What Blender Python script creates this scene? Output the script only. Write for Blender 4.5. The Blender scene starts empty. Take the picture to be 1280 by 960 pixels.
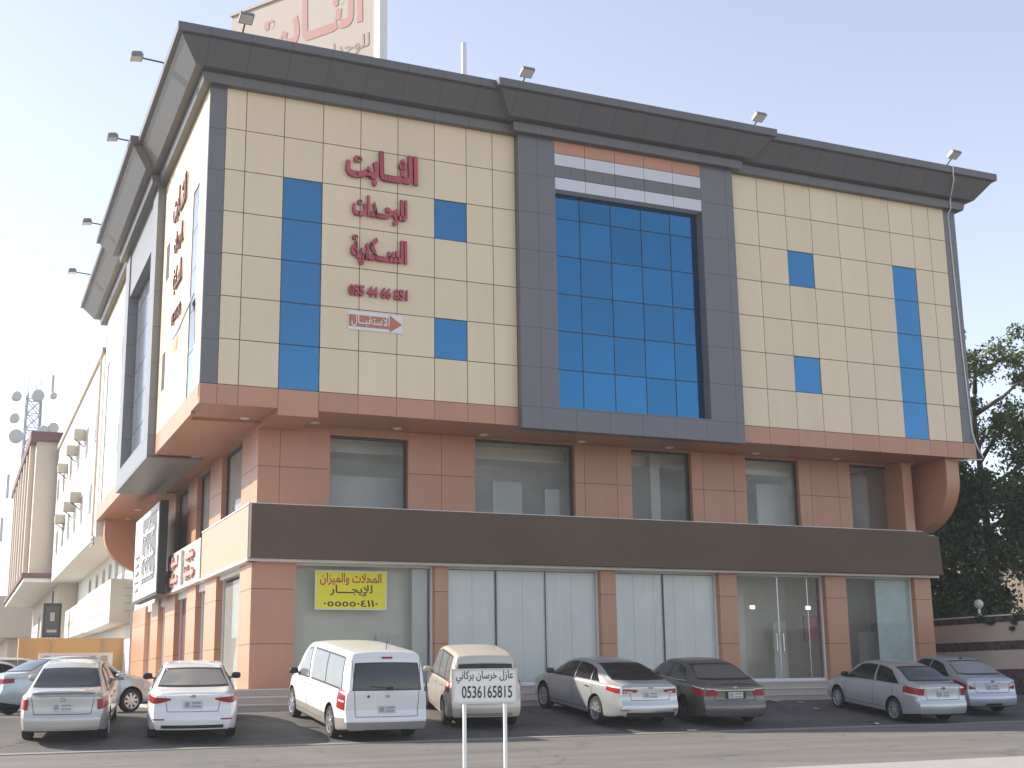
import bpy, bmesh, math, random
import numpy as np
from mathutils import Vector, Matrix
from mathutils.bvhtree import BVHTree

random.seed(7)
S = bpy.context.scene
COL = S.collection
R = math.radians

# ------------------------------------------------------------------ camera, sky, sun, exposure
cam_d = bpy.data.cameras.new('camera')
cam = bpy.data.objects.new('camera', cam_d)
COL.objects.link(cam)
cr = Vector((0.90763893, -0.41953025, -0.01363629))
cu = Vector((-0.07862517, -0.20183481, 0.97625857))
cf = Vector((0.41232228, 0.88501812, 0.21617877))
M = Matrix((cr, cu, -cf)).transposed().to_4x4()
M.translation = (-7.586, -34.672, 1.2)
cam.matrix_world = M
cam_d.sensor_width = 36.0
cam_d.lens = 36.0 * 1684.2 / 1280.0
cam_d.clip_start = 0.1
cam_d.clip_end = 6000
S.camera = cam

SUN_TO = Vector((-1.26, 0.93, 1.0)).normalized()          # towards the sun
sun_el = math.asin(SUN_TO.z)
sun_az = math.atan2(SUN_TO.x, SUN_TO.y)                     # from +Y towards +X
W = bpy.data.worlds.new('World')
S.world = W
W.use_nodes = True
wn = W.node_tree
sky = wn.nodes.new('ShaderNodeTexSky')
sky.sky_type = 'NISHITA'
sky.sun_disc = False
sky.sun_elevation = sun_el
sky.sun_rotation = sun_az
sky.air_density = 1.0
sky.dust_density = 0.5
sky.ozone_density = 3.5
sky.altitude = 600
bg = wn.nodes['Background']
bg.inputs['Strength'].default_value = 0.134
hs = wn.nodes.new('ShaderNodeHueSaturation')               # dusty, washed-out sky
hs.inputs['Hue'].default_value = 0.508
hs.inputs['Saturation'].default_value = 0.52
wn.links.new(sky.outputs[0], hs.inputs['Color'])
wn.links.new(hs.outputs[0], bg.inputs['Color'])

sun_d = bpy.data.lights.new('sun', 'SUN')
sun_d.energy = 3.9
sun_d.angle = R(0.6)
sun_d.color = (1.0, 0.93, 0.82)
sun = bpy.data.objects.new('sun', sun_d)
COL.objects.link(sun)
sun.rotation_euler = SUN_TO.to_track_quat('Z', 'Y').to_euler()
sun.location = (-30, 20, 60)

S.view_settings.view_transform = 'Standard'
S.view_settings.look = 'None'
S.view_settings.exposure = 1.04
S.view_settings.gamma = 1.0
S.view_settings.use_curve_mapping = False
S.cycles.max_bounces = 8
S.cycles.transparent_max_bounces = 12

# ------------------------------------------------------------------ materials
def srgb(r, g, b):
    f = lambda c: (c / 255 / 12.92) if c / 255 <= 0.04045 else ((c / 255 + 0.055) / 1.055) ** 2.4
    return (f(r), f(g), f(b))

def new_mat(name):
    m = bpy.data.materials.new(name)
    m.use_nodes = True
    return m, m.node_tree, m.node_tree.nodes['Principled BSDF']

def N(t, kind, **kw):
    n = t.nodes.new(kind)
    for k, v in kw.items():
        if k in n.inputs: n.inputs[k].default_value = v
        else: setattr(n, k, v)
    return n

def pmat(name, col, rough=0.6, metal=0.0, var=0.08, scale=1.5, bump=0.0, bscale=30, coat=0.0, island=0.0, spec=0.5, dust=0.0,
         dustcol=(0.42, 0.36, 0.28), alpha=None, stretch=None):
    """plain surface with a little procedural variation, optional bump, dust on upward faces"""
    m, t, b = new_mat(name)
    L = t.links
    b.inputs['Roughness'].default_value = rough
    b.inputs['Metallic'].default_value = metal
    b.inputs['Specular IOR Level'].default_value = spec
    b.inputs['Coat Weight'].default_value = coat
    b.inputs['Coat Roughness'].default_value = 0.06
    tc = N(t, 'ShaderNodeTexCoord')
    src = tc.outputs['Object']
    if stretch:
        mp = N(t, 'ShaderNodeMapping'); mp.inputs['Scale'].default_value = stretch
        L.new(src, mp.inputs[0]); src = mp.outputs[0]
    nz = N(t, 'ShaderNodeTexNoise', Scale=scale, Detail=6.0, Roughness=0.6)
    L.new(src, nz.inputs['Vector'])
    mx = N(t, 'ShaderNodeMix', data_type='RGBA')
    a = tuple(max(0, c * (1 - var)) for c in col) + (1,)
    c2 = tuple(min(1, c * (1 + var)) for c in col) + (1,)
    mx.inputs[6].default_value = a; mx.inputs[7].default_value = c2
    L.new(nz.outputs['Fac'], mx.inputs[0])
    out = mx.outputs[2]
    if island:
        g = N(t, 'ShaderNodeNewGeometry')
        hsv = N(t, 'ShaderNodeHueSaturation')
        mr = N(t, 'ShaderNodeMapRange'); mr.inputs[3].default_value = 1 - island; mr.inputs[4].default_value = 1 + island
        L.new(g.outputs['Random Per Island'], mr.inputs[0]); L.new(mr.outputs[0], hsv.inputs['Value'])
        L.new(out, hsv.inputs['Color']); out = hsv.outputs[0]
    if dust:
        g2 = N(t, 'ShaderNodeNewGeometry'); sx = N(t, 'ShaderNodeSeparateXYZ'); L.new(g2.outputs['Normal'], sx.inputs[0])
        mr2 = N(t, 'ShaderNodeMapRange'); mr2.inputs[1].default_value = 0.15; mr2.inputs[2].default_value = 0.95; mr2.inputs[3].default_value = dust * 0.15; mr2.inputs[4].default_value = dust
        L.new(sx.outputs['Z'], mr2.inputs[0])
        dn = N(t, 'ShaderNodeTexNoise', Scale=4.0, Detail=5.0); L.new(tc.outputs['Object'], dn.inputs['Vector'])
        mu = N(t, 'ShaderNodeMath', operation='MULTIPLY'); L.new(mr2.outputs[0], mu.inputs[0])
        mr3 = N(t, 'ShaderNodeMapRange'); mr3.inputs[1].default_value = 0.25; mr3.inputs[2].default_value = 0.75; mr3.inputs[3].default_value = 0.75; mr3.inputs[4].default_value = 1.15
        L.new(dn.outputs['Fac'], mr3.inputs[0]); L.new(mr3.outputs[0], mu.inputs[1])
        md = N(t, 'ShaderNodeMix', data_type='RGBA'); md.inputs[7].default_value = dustcol + (1,)
        L.new(mu.outputs[0], md.inputs[0]); L.new(out, md.inputs[6]); out = md.outputs[2]
        rr = N(t, 'ShaderNodeMapRange'); rr.inputs[3].default_value = rough; rr.inputs[4].default_value = 0.75
        L.new(mu.outputs[0], rr.inputs[0]); L.new(rr.outputs[0], b.inputs['Roughness'])
        if coat:
            cw = N(t, 'ShaderNodeMapRange'); cw.inputs[3].default_value = coat; cw.inputs[4].default_value = 0.0
            L.new(mu.outputs[0], cw.inputs[0]); L.new(cw.outputs[0], b.inputs['Coat Weight'])
        if metal:
            mm = N(t, 'ShaderNodeMapRange'); mm.inputs[3].default_value = metal; mm.inputs[4].default_value = 0.0
            L.new(mu.outputs[0], mm.inputs[0]); L.new(mm.outputs[0], b.inputs['Metallic'])
    L.new(out, b.inputs['Base Color'])
    if bump:
        bn = N(t, 'ShaderNodeTexNoise', Scale=bscale, Detail=4.0); L.new(src, bn.inputs['Vector'])
        bp = N(t, 'ShaderNodeBump', Strength=bump, Distance=0.02); L.new(bn.outputs['Fac'], bp.inputs['Height']); L.new(bp.outputs[0], b.inputs['Normal'])
    if alpha is not None: b.inputs['Alpha'].default_value = alpha
    return m

def glass_mat(name, tint, clear, rough=0.02, streak=0.0):
    """window glass: part lets through, part reflects"""
    m, t, b = new_mat(name)
    L = t.links
    tr = N(t, 'ShaderNodeBsdfTransparent'); tr.inputs[0].default_value = tuple(tint) + (1,)
    b.inputs['Base Color'].default_value = (0.56, 0.55, 0.50, 1)          # pale film painted in, standing for hazy grey-white reflections
    b.inputs['Roughness'].default_value = rough
    b.inputs['Specular IOR Level'].default_value = 0.9
    ms = N(t, 'ShaderNodeMixShader')
    tc = N(t, 'ShaderNodeTexCoord')
    nz = N(t, 'ShaderNodeTexNoise', Scale=0.9, Detail=7.0); L.new(tc.outputs['Object'], nz.inputs['Vector'])
    mr = N(t, 'ShaderNodeMapRange'); mr.inputs[1].default_value = 0.3; mr.inputs[2].default_value = 0.7
    mr.inputs[3].default_value = clear - streak; mr.inputs[4].default_value = clear + streak
    L.new(nz.outputs['Fac'], mr.inputs[0])
    fr = N(t, 'ShaderNodeFresnel'); fr.inputs[0].default_value = 1.5
    sb = N(t, 'ShaderNodeMath', operation='SUBTRACT', use_clamp=True); L.new(mr.outputs[0], sb.inputs[0]); L.new(fr.outputs[0], sb.inputs[1])
    L.new(sb.outputs[0], ms.inputs[0]); L.new(b.outputs[0], ms.inputs[1]); L.new(tr.outputs[0], ms.inputs[2])
    bn = N(t, 'ShaderNodeTexNoise', Scale=0.6, Detail=1.0); L.new(tc.outputs['Object'], bn.inputs['Vector'])
    bp = N(t, 'ShaderNodeBump', Strength=0.04, Distance=0.1); L.new(bn.outputs['Fac'], bp.inputs['Height']); L.new(bp.outputs[0], b.inputs['Normal'])
    L.new(ms.outputs[0], t.nodes['Material Output'].inputs['Surface'])
    return m

def seam_mat(name, col, pitch, axis, zp=None, rough=0.5, z0=0.0, off=0.0, wid=0.014, metal=0.0):
    """cladding sheet with dark joints every PITCH metres along AXIS (object coordinates)"""
    m = pmat(name, col, rough=rough, var=0.06, scale=0.7, metal=metal)
    t = m.node_tree; L = t.links; b = t.nodes['Principled BSDF']
    tc = N(t, 'ShaderNodeTexCoord'); sx = N(t, 'ShaderNodeSeparateXYZ'); L.new(tc.outputs['Object'], sx.inputs[0])
    masks = []
    for ax, p, o in [(axis, pitch, off)] + ([('Z', zp, z0)] if zp else []):
        a = N(t, 'ShaderNodeMath', operation='ADD'); a.inputs[1].default_value = -o + 1000 * p; L.new(sx.outputs[ax], a.inputs[0])
        mo = N(t, 'ShaderNodeMath', operation='MODULO'); mo.inputs[1].default_value = p; L.new(a.outputs[0], mo.inputs[0])
        lt = N(t, 'ShaderNodeMath', operation='LESS_THAN'); lt.inputs[1].default_value = wid; L.new(mo.outputs[0], lt.inputs[0])
        masks.append(lt)
    mk = masks[0].outputs[0]
    if len(masks) == 2:
        mx = N(t, 'ShaderNodeMath', operation='MAXIMUM'); L.new(masks[0].outputs[0], mx.inputs[0]); L.new(masks[1].outputs[0], mx.inputs[1]); mk = mx.outputs[0]
    src = b.inputs['Base Color'].links[0].from_socket
    mix = N(t, 'ShaderNodeMix', data_type='RGBA'); mix.inputs[7].default_value = tuple(c * 0.3 for c in col) + (1,)
    L.new(mk, mix.inputs[0]); L.new(src, mix.inputs[6]); L.new(mix.outputs[2], b.inputs['Base Color'])
    return m

CREAM = (0.74, 0.60, 0.40)
BROWN = (0.48, 0.235, 0.135)
GREY = (0.15, 0.145, 0.15)
M_cream = pmat('cream_panel', CREAM, rough=0.42, var=0.07, scale=0.9, island=0.035, stretch=(2.2, 2.2, 0.22), bump=0.05, bscale=0.9)
M_joint = pmat('panel_joint', (0.05, 0.042, 0.035), rough=0.9)
M_brown = pmat('terracotta_panel', BROWN, rough=0.42, var=0.12, scale=0.9, island=0.05, stretch=(2.0, 2.0, 0.3), bump=0.05, bscale=0.9)
M_brown_sof = pmat('terracotta_soffit', BROWN, rough=0.4, var=0.08, scale=0.5)
M_grey = seam_mat('grey_panel_x', GREY, 1.128, 'X', 1.19, off=0.37, z0=8.988, rough=0.42)
M_grey_y = seam_mat('grey_panel_y', (0.2, 0.2, 0.205), 1.128, 'Y', 1.19, off=0.2, z0=8.988, rough=0.42)
M_white_panel = pmat('white_panel', (0.62, 0.62, 0.66), rough=0.4, var=0.03, island=0.02)
M_stripe_or = pmat('orange_stripe', (0.5, 0.24, 0.14), rough=0.45, island=0.02)
M_blue = pmat('blue_mirror_glass', (0.020, 0.115, 0.225), rough=0.06, metal=0.85, var=0.12, scale=0.35, island=0.1, bump=0.02, bscale=0.8)
M_blue2 = pmat('blue_window_film', (0.032, 0.145, 0.275), rough=0.12, metal=0.7, var=0.1, scale=0.6, island=0.06)
M_mull = pmat('dark_mullion', (0.012, 0.02, 0.04), rough=0.5)
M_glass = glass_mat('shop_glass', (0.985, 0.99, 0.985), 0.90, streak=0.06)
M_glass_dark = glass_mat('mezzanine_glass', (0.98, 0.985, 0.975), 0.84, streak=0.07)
M_alu = pmat('aluminium', (0.5, 0.5, 0.5), rough=0.35, metal=0.7, var=0.05)
M_whitepaint = pmat('white_paint', (0.72, 0.71, 0.68), rough=0.5, var=0.05)
M_signdark = pmat('dark_brown_sign_sheet', (0.125, 0.084, 0.056), rough=0.45, var=0.3, scale=0.3, spec=0.12)
M_signbeige = pmat('beige_sign_sheet', (0.36, 0.275, 0.165), rough=0.4, var=0.06, scale=0.5)
M_trim = pmat('pale_metal_trim', (0.78, 0.75, 0.71), rough=0.4)
M_stone = pmat('step_stone', (0.47, 0.39, 0.335), rough=0.6, var=0.15, scale=3, bump=0.1)
M_int = pmat('interior_wall', (0.86, 0.81, 0.69), rough=0.8, var=0.05)
M_int_grey = pmat('interior_grey_wall', (0.62, 0.65, 0.61), rough=0.8, var=0.1)
M_int_ceil = pmat('interior_ceiling', (0.86, 0.83, 0.74), rough=0.8, var=0.04)
M_int_floor = pmat('interior_floor', (0.35, 0.31, 0.26), rough=0.25, var=0.1)
M_vinyl = pmat('white_window_vinyl', (0.93, 0.935, 0.92), rough=0.45, var=0.06, scale=0.9, stretch=(1.5, 1, 0.25))
M_frost = pmat('frosted_film', (0.58, 0.68, 0.66), rough=0.5, var=0.25, scale=2.2)
M_red = pmat('red_acrylic', (0.46, 0.05, 0.075), rough=0.4, var=0.05)
M_redside = pmat('red_letter_return', (0.10, 0.012, 0.016), rough=0.5)
M_black = pmat('black_plastic', (0.018, 0.018, 0.019), rough=0.5, var=0.2)
M_dark = pmat('dark_metal', (0.05, 0.05, 0.052), rough=0.5, var=0.2)
M_rubber = pmat('tyre_rubber', (0.022, 0.021, 0.02), rough=0.85, var=0.25, scale=8)
M_well = pmat('wheel_well', (0.008, 0.008, 0.008), rough=0.95)
M_rim = pmat('alloy_rim', (0.55, 0.55, 0.56), rough=0.32, metal=0.75, var=0.06)
M_carglass = pmat('tinted_car_glass', (0.012, 0.014, 0.016), rough=0.06, spec=0.6, var=0.3, scale=2, dust=0.05, dustcol=(0.3, 0.29, 0.28))
M_carglass_lt = pmat('dusty_car_glass', (0.16, 0.165, 0.165), rough=0.12, spec=0.6, var=0.25, scale=2.5, dust=0.15)
M_tail = pmat('red_tail_lens', (0.30, 0.012, 0.016), rough=0.28, spec=0.35, var=0.25, scale=14)
M_clear = pmat('clear_lens', (0.62, 0.6, 0.58), rough=0.15, spec=0.6, var=0.1)
M_plate = pmat('licence_plate_sheet', (0.55, 0.56, 0.55), rough=0.5, var=0.12, scale=14)
M_platemark = pmat('licence_plate_mark', (0.30, 0.30, 0.31), rough=0.5)
M_chrome = pmat('chrome', (0.7, 0.7, 0.7), rough=0.15, metal=1.0, var=0.05)
M_seam = pmat('panel_gap', (0.02, 0.02, 0.02), rough=0.9)
M_clad = pmat('grey_lower_cladding', (0.26, 0.24, 0.22), rough=0.5, var=0.1)

# ------------------------------------------------------------------ mesh helpers
class MB:
    def __init__(self, T=None):
        self.v, self.f, self.m = [], [], []
        self.T = T
    def add(self, vs, fs, mi=0):
        n = len(self.v)
        self.v += [tuple(self.T(*p)) if self.T else tuple(p) for p in vs]
        self.f += [tuple(i + n for i in f) for f in fs]
        self.m += [mi] * len(fs)
        return self
    def box(self, a, b, mi=0):
        (x0, y0, z0), (x1, y1, z1) = a, b
        v = [(x0, y0, z0), (x1, y0, z0), (x1, y1, z0), (x0, y1, z0), (x0, y0, z1), (x1, y0, z1), (x1, y1, z1), (x0, y1, z1)]
        return self.add(v, [(0, 3, 2, 1), (4, 5, 6, 7), (0, 1, 5, 4), (1, 2, 6, 5), (2, 3, 7, 6), (3, 0, 4, 7)], mi)
    def quad(self, a, b, c, d, mi=0):
        return self.add([a, b, c, d], [(0, 1, 2, 3)], mi)
    def prism(self, poly, z0, z1, mi=0):
        n = len(poly)
        v = [(x, y, z0) for x, y in poly] + [(x, y, z1) for x, y in poly]
        f = [tuple(reversed(range(n))), tuple(range(n, 2 * n))] + [(i, (i + 1) % n, n + (i + 1) % n, n + i) for i in range(n)]
        return self.add(v, f, mi)
    def slab(self, poly, d, mi=0):
        """poly: 3D outline, extruded by vector d"""
        n = len(poly)
        v = [tuple(p) for p in poly] + [tuple(Vector(p) + Vector(d)) for p in poly]
        f = [tuple(reversed(range(n))), tuple(range(n, 2 * n))] + [(i, (i + 1) % n, n + (i + 1) % n, n + i) for i in range(n)]
        return self.add(v, f, mi)
    def tube(self, pts, r, seg=8, mi=0, cap=True):
        pts = [Vector(p) for p in pts]
        rs = r if isinstance(r, (list, tuple)) else [r] * len(pts)
        rings = []
        up = Vector((0.13, 0.21, 0.97)).normalized()
        for i, p in enumerate(pts):
            d = (pts[min(i + 1, len(pts) - 1)] - pts[max(i - 1, 0)]).normalized()
            a = d.cross(up)
            if a.length < 0.05: a = d.cross(Vector((1, 0, 0)))
            a.normalize(); b = d.cross(a)
            rings.append([p + (a * math.cos(q) + b * math.sin(q)) * rs[i] for q in [2 * math.pi * k / seg for k in range(seg)]])
        v = [p for ring in rings for p in ring]
        f = []
        for i in range(len(pts) - 1):
            for k in range(seg):
                f.append((i * seg + k, i * seg + (k + 1) % seg, (i + 1) * seg + (k + 1) % seg, (i + 1) * seg + k))
        if cap:
            f.append(tuple(reversed(range(seg)))); f.append(tuple(range((len(pts) - 1) * seg, len(pts) * seg)))
        return self.add(v, f, mi)
    def lathe(self, prof, c=(0, 0, 0), seg=24, axis='z', mi=0):
        v, f = [], []
        n = len(prof)
        for k in range(seg):
            a = 2 * math.pi * k / seg
            for r, h in prof:
                p = (r * math.cos(a), r * math.sin(a), h)
                if axis == 'y': p = (p[0], p[2], p[1])
                if axis == 'x': p = (p[2], p[0], p[1])
                v.append((c[0] + p[0], c[1] + p[1], c[2] + p[2]))
        for k in range(seg):
            for i in range(n - 1):
                f.append((k * n + i, ((k + 1) % seg) * n + i, ((k + 1) % seg) * n + i + 1, k * n + i + 1))
        return self.add(v, f, mi)
    def build(self, name, mats, parent=None, smooth=False, sharp=None, fix=True):
        me = bpy.data.meshes.new(name)
        me.from_pydata(self.v, [], self.f)
        for m in (mats if isinstance(mats, (list, tuple)) else [mats]): me.materials.append(m)
        me.polygons.foreach_set('material_index', self.m)
        if fix:
            bm = bmesh.new(); bm.from_mesh(me); bmesh.ops.recalc_face_normals(bm, faces=bm.faces); bm.to_mesh(me); bm.free()
        if smooth:
            me.polygons.foreach_set('use_smooth', [True] * len(me.polygons))
            if sharp: me.set_sharp_from_angle(angle=R(sharp))
        me.update()
        o = bpy.data.objects.new(name, me)
        COL.objects.link(o)
        if parent: o.parent = parent
        return o

def tag(o, label=None, cat=None, group=None, kind=None):
    if label: o['label'] = label
    if cat: o['category'] = cat
    if group: o['group'] = group
    if kind: o['kind'] = kind
    return o

def empty(name, label, cat, loc=(0, 0, 0), rz=0.0, group=None):
    o = bpy.data.objects.new(name, None)
    COL.objects.link(o)
    o.location = loc
    o.rotation_euler = (0, 0, rz)
    o.empty_display_size = 0.2
    return tag(o, label, cat, group)

def copy_tree(o, parent=None):
    c = o.copy(); COL.objects.link(c); c.parent = parent
    for ch in list(o.children):
        copy_tree(ch, c)
    return c

# local frames: (s along the face, o outward, z)
PHI = R(2.55)
DL = Vector((math.sin(PHI), math.cos(PHI), 0)); NL = Vector((-math.cos(PHI), math.sin(PHI), 0))
def frame(ox, oy, d, n):
    return lambda s, o, z: (ox + d[0] * s + n[0] * o, oy + d[1] * s + n[1] * o, z)
FRONT = frame(-0.46, 0, (1, 0), (0, -1))
LEFT = frame(-0.46, 0, DL, NL)

# ------------------------------------------------------------------ ground, road, apron
def apron_z(y):
    return 0.12 * min(max(y + 6.5, 0.0), 4.6)

def ground_mat(name, base, patchcol, rough, scale=0.35, cracks=True, sand=0.0, sandcol=(0.36, 0.30, 0.23)):
    m, t, b = new_mat(name); L = t.links
    tc = N(t, 'ShaderNodeTexCoord'); src = tc.outputs['Object']
    n1 = N(t, 'ShaderNodeTexNoise', Scale=scale, Detail=8.0, Roughness=0.62); L.new(src, n1.inputs['Vector'])
    n2 = N(t, 'ShaderNodeTexNoise', Scale=60.0, Detail=3.0); L.new(src, n2.inputs['Vector'])
    mp = N(t, 'ShaderNodeMapping'); mp.inputs['Scale'].default_value = (0.12, 1.3, 1); L.new(src, mp.inputs[0])
    n3 = N(t, 'ShaderNodeTexNoise', Scale=0.8, Detail=6.0); L.new(mp.outputs[0], n3.inputs['Vector'])
    r1 = N(t, 'ShaderNodeMapRange'); r1.inputs[1].default_value = 0.35; r1.inputs[2].default_value = 0.68; L.new(n1.outputs['Fac'], r1.inputs[0])
    m1 = N(t, 'ShaderNodeMix', data_type='RGBA'); m1.inputs[6].default_value = tuple(base) + (1,); m1.inputs[7].default_value = tuple(patchcol) + (1,)
    L.new(r1.outputs[0], m1.inputs[0])
    m2 = N(t, 'ShaderNodeMix', data_type='RGBA', blend_type='OVERLAY'); m2.inputs[0].default_value = 0.45; L.new(m1.outputs[2], m2.inputs[6]); L.new(n2.outputs['Fac'], m2.inputs[7])
    m3 = N(t, 'ShaderNodeMix', data_type='RGBA', blend_type='OVERLAY'); m3.inputs[0].default_value = 0.4; L.new(m2.outputs[2], m3.inputs[6]); L.new(n3.outputs['Fac'], m3.inputs[7])
    out = m3.outputs[2]
    if sand:
        n4 = N(t, 'ShaderNodeTexNoise', Scale=0.55, Detail=9.0, Roughness=0.7); L.new(src, n4.inputs['Vector'])
        r4 = N(t, 'ShaderNodeMapRange'); r4.inputs[1].default_value = 0.5; r4.inputs[2].default_value = 0.72; r4.inputs[4].default_value = sand; L.new(n4.outputs['Fac'], r4.inputs[0])
        m4 = N(t, 'ShaderNodeMix', data_type='RGBA'); m4.inputs[7].default_value = tuple(sandcol) + (1,); L.new(r4.outputs[0], m4.inputs[0]); L.new(out, m4.inputs[6]); out = m4.outputs[2]
    if cracks:
        vo = N(t, 'ShaderNodeTexVoronoi', feature='DISTANCE_TO_EDGE', Scale=0.45)
        nd = N(t, 'ShaderNodeTexNoise', Scale=1.6, Detail=5.0); L.new(src, nd.inputs['Vector'])
        va = N(t, 'ShaderNodeMix', data_type='VECTOR'); va.inputs[0].default_value = 0.45; L.new(src, va.inputs[4]); L.new(nd.outputs['Color'], va.inputs[5])
        L.new(va.outputs[1], vo.inputs['Vector'])
        lt = N(t, 'ShaderNodeMapRange'); lt.inputs[1].default_value = 0.0; lt.inputs[2].default_value = 0.012; lt.inputs[3].default_value = 0.55; lt.inputs[4].default_value = 0.0; L.new(vo.outputs['Distance'], lt.inputs[0])
        m5 = N(t, 'ShaderNodeMix', data_type='RGBA'); m5.inputs[7].default_value = tuple(c * 0.35 for c in base) + (1,); L.new(lt.outputs[0], m5.inputs[0]); L.new(out, m5.inputs[6]); out = m5.outputs[2]
    if cracks:
        n6 = N(t, 'ShaderNodeTexNoise', Scale=1.1, Detail=2.0); L.new(src, n6.inputs['Vector'])
        r6 = N(t, 'ShaderNodeMapRange'); r6.inputs[1].default_value = 0.66; r6.inputs[2].default_value = 0.72; r6.inputs[4].default_value = 0.5; L.new(n6.outputs['Fac'], r6.inputs[0])
        m6 = N(t, 'ShaderNodeMix', data_type='RGBA'); m6.inputs[7].default_value = tuple(c * 0.4 for c in base) + (1,); L.new(r6.outputs[0], m6.inputs[0]); L.new(out, m6.inputs[6]); out = m6.outputs[2]
    L.new(out, b.inputs['Base Color'])
    b.inputs['Roughness'].default_value = rough
    b.inputs['Specular IOR Level'].default_value = 0.3
    bp = N(t, 'ShaderNodeBump', Strength=0.35, Distance=0.012); L.new(n2.outputs['Fac'], bp.inputs['Height']); L.new(bp.outputs[0], b.inputs['Normal'])
    return m

M_sand = ground_mat('sandy_ground', (0.30, 0.25, 0.19), (0.24, 0.20, 0.15), 0.95, cracks=False)
M_road = ground_mat('worn_asphalt', (0.150, 0.140, 0.127), (0.182, 0.169, 0.151), 0.85, scale=0.25, cracks=True, sand=0.25)
M_apron = ground_mat('parking_asphalt', (0.098, 0.092, 0.086), (0.135, 0.125, 0.114), 0.88, scale=0.5, sand=0.55, sandcol=(0.22, 0.19, 0.155))
M_kerb = pmat('pale_concrete', (0.25, 0.225, 0.195), rough=0.85, var=0.18, scale=2.0, bump=0.2)
M_median = pmat('median_concrete', (0.34, 0.32, 0.29), rough=0.85, var=0.12, scale=2.0, bump=0.2)

tag(MB().quad((-2500, -2500, -0.03), (2500, -2500, -0.03), (2500, 2500, -0.03), (-2500, 2500, -0.03)).build('ground', M_sand), 'flat sandy ground stretching to the horizon', kind='structure')
tag(MB().quad((-300, -19.1, 0.0), (300, -19.1, 0.0), (300, -6.95, 0.0), (-300, -6.95, 0.0)).build('road', M_road), 'worn grey asphalt road in front of the parking apron', kind='structure')
tag(MB().box((-300, -25.0, -0.02), (300, -19.05, 0.03)).build('median', M_median), 'pale concrete median at the near side of the road', kind='structure')
b = MB()
xs = [-60 + 4 * i for i in range(31)]
ys = [-6.62, -6.5, -6.2] + [-6 + 0.5 * i for i in range(9)] + [-1.9, -1.5, 5, 20, 60, 140]
rows = [[(x, y, apron_z(y) + 0.012 + (0.012 * math.sin(x * 0.7 + y * 1.3) if -6.3 < y < -1 else 0)) for x in xs] for y in ys]
for j in range(len(ys) - 1):
    for i in range(len(xs) - 1):
        b.quad(rows[j][i], rows[j][i + 1], rows[j + 1][i + 1], rows[j + 1][i])
tag(b.build('parking_apron', M_apron, smooth=True), 'dark asphalt parking apron sloping up to the shop steps', kind='structure')
tag(MB().box((-60, -7.25, -0.02), (60, -6.60, 0.016)).build('kerb_strip', M_kerb), 'pale flush concrete strip between road and parking', kind='structure')

# ------------------------------------------------------------------ THE BUILDING
BLD = empty('commercial_building', 'three storey corner building with cream cladding, grey cornice and blue mirrored windows', 'building')
Z0 = 8.988
ROWS = [Z0 + z for z in (0, 1.245, 2.432, 3.625, 4.82, 6.02, 7.213, 8.42)]
OS = 0.46
FL = [OS + x for x in (0, .558, 1.642, 2.77, 3.886, 5.015, 6.152, 7.166, 8.013)] + [9.22]
FR = [16.91] + [OS + x for x in (17.558, 18.667, 19.705, 20.827, 21.926, 23.041, 24.068, 24.818, 25.528)]
LLn = [0.16, 1.25, 2.30, 3.4, 4.53, 5.65, 6.77, 7.45, 8.25]
LFr = [17.0, 17.75, 18.5, 19.6, 20.7, 21.8, 22.9, 24.0, 25.1, 26.3]
DEPTH = 26.9

def panel_grid(F, cols, skip, name, mat):
    b = MB(F)
    g = 0.011
    for i in range(len(cols) - 1):
        for j in range(7):
            if (i, j) in skip: continue
            b.box((cols[i] + g, -0.03, ROWS[j] + g), (cols[i + 1] - g, 0.0, ROWS[j + 1] - g))
    return b.build(name, mat, BLD)

# upper storey core (joint colour shows between panels)
far_l = LEFT(DEPTH, -0.05, 0); near = (-0.41, 0.05)
core = [(-0.41, 0.05), (26.0, 0.05), (26.0, 27.0), (far_l[0], 27.0)]
b = MB(); b.prism([(0.0, 0.42), (25.95, 0.42), (25.95, 26.9), (far_l[0] + .45, 26.9)], 8.62, 17.55); b.build('wall_core', M_joint, BLD)
for F_, s_, e_ in ((FRONT, 0.0, 9.22), (FRONT, 16.91, 26.45), (LEFT, 0.1, 8.25), (LEFT, 17.0, 26.85)):
    MB(F_).box((s_, -0.09, 8.62), (e_, -0.055, 17.38)).build('panel_backing', M_joint, BLD)
tag_roof = MB(); tag_roof.prism([(-0.2, 0.2), (25.8, 0.2), (25.8, 26.8), (far_l[0] + .2, 26.8)], 17.55, 17.75); tag_roof.build('roof', M_kerb, BLD)

skipL = {(2, j) for j in range(0, 5)} | {(6, 4), (6, 1)}
panel_grid(FRONT, FL, skipL, 'cladding', M_cream)
skipR = {(7, j) for j in range(0, 5)} | {(2, 4), (2, 1)}
# right part: column 7 is the strip window, column 2 holds the small windows
FRc = FR
skipR = {(6, j) for j in range(0, 5)} | {(2, 4), (2, 1)}
panel_grid(FRONT, FRc, skipR, 'cladding', M_cream)
skipLL = {(1, j) for j in range(0, 5)} | {(6, 4), (6, 1)}
panel_grid(LEFT, LLn, skipLL, 'cladding', M_cream)
panel_grid(LEFT, LFr, {(7, j) for j in range(0, 5)} | {(2, 4), (2, 1)}, 'cladding', M_cream)

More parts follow.
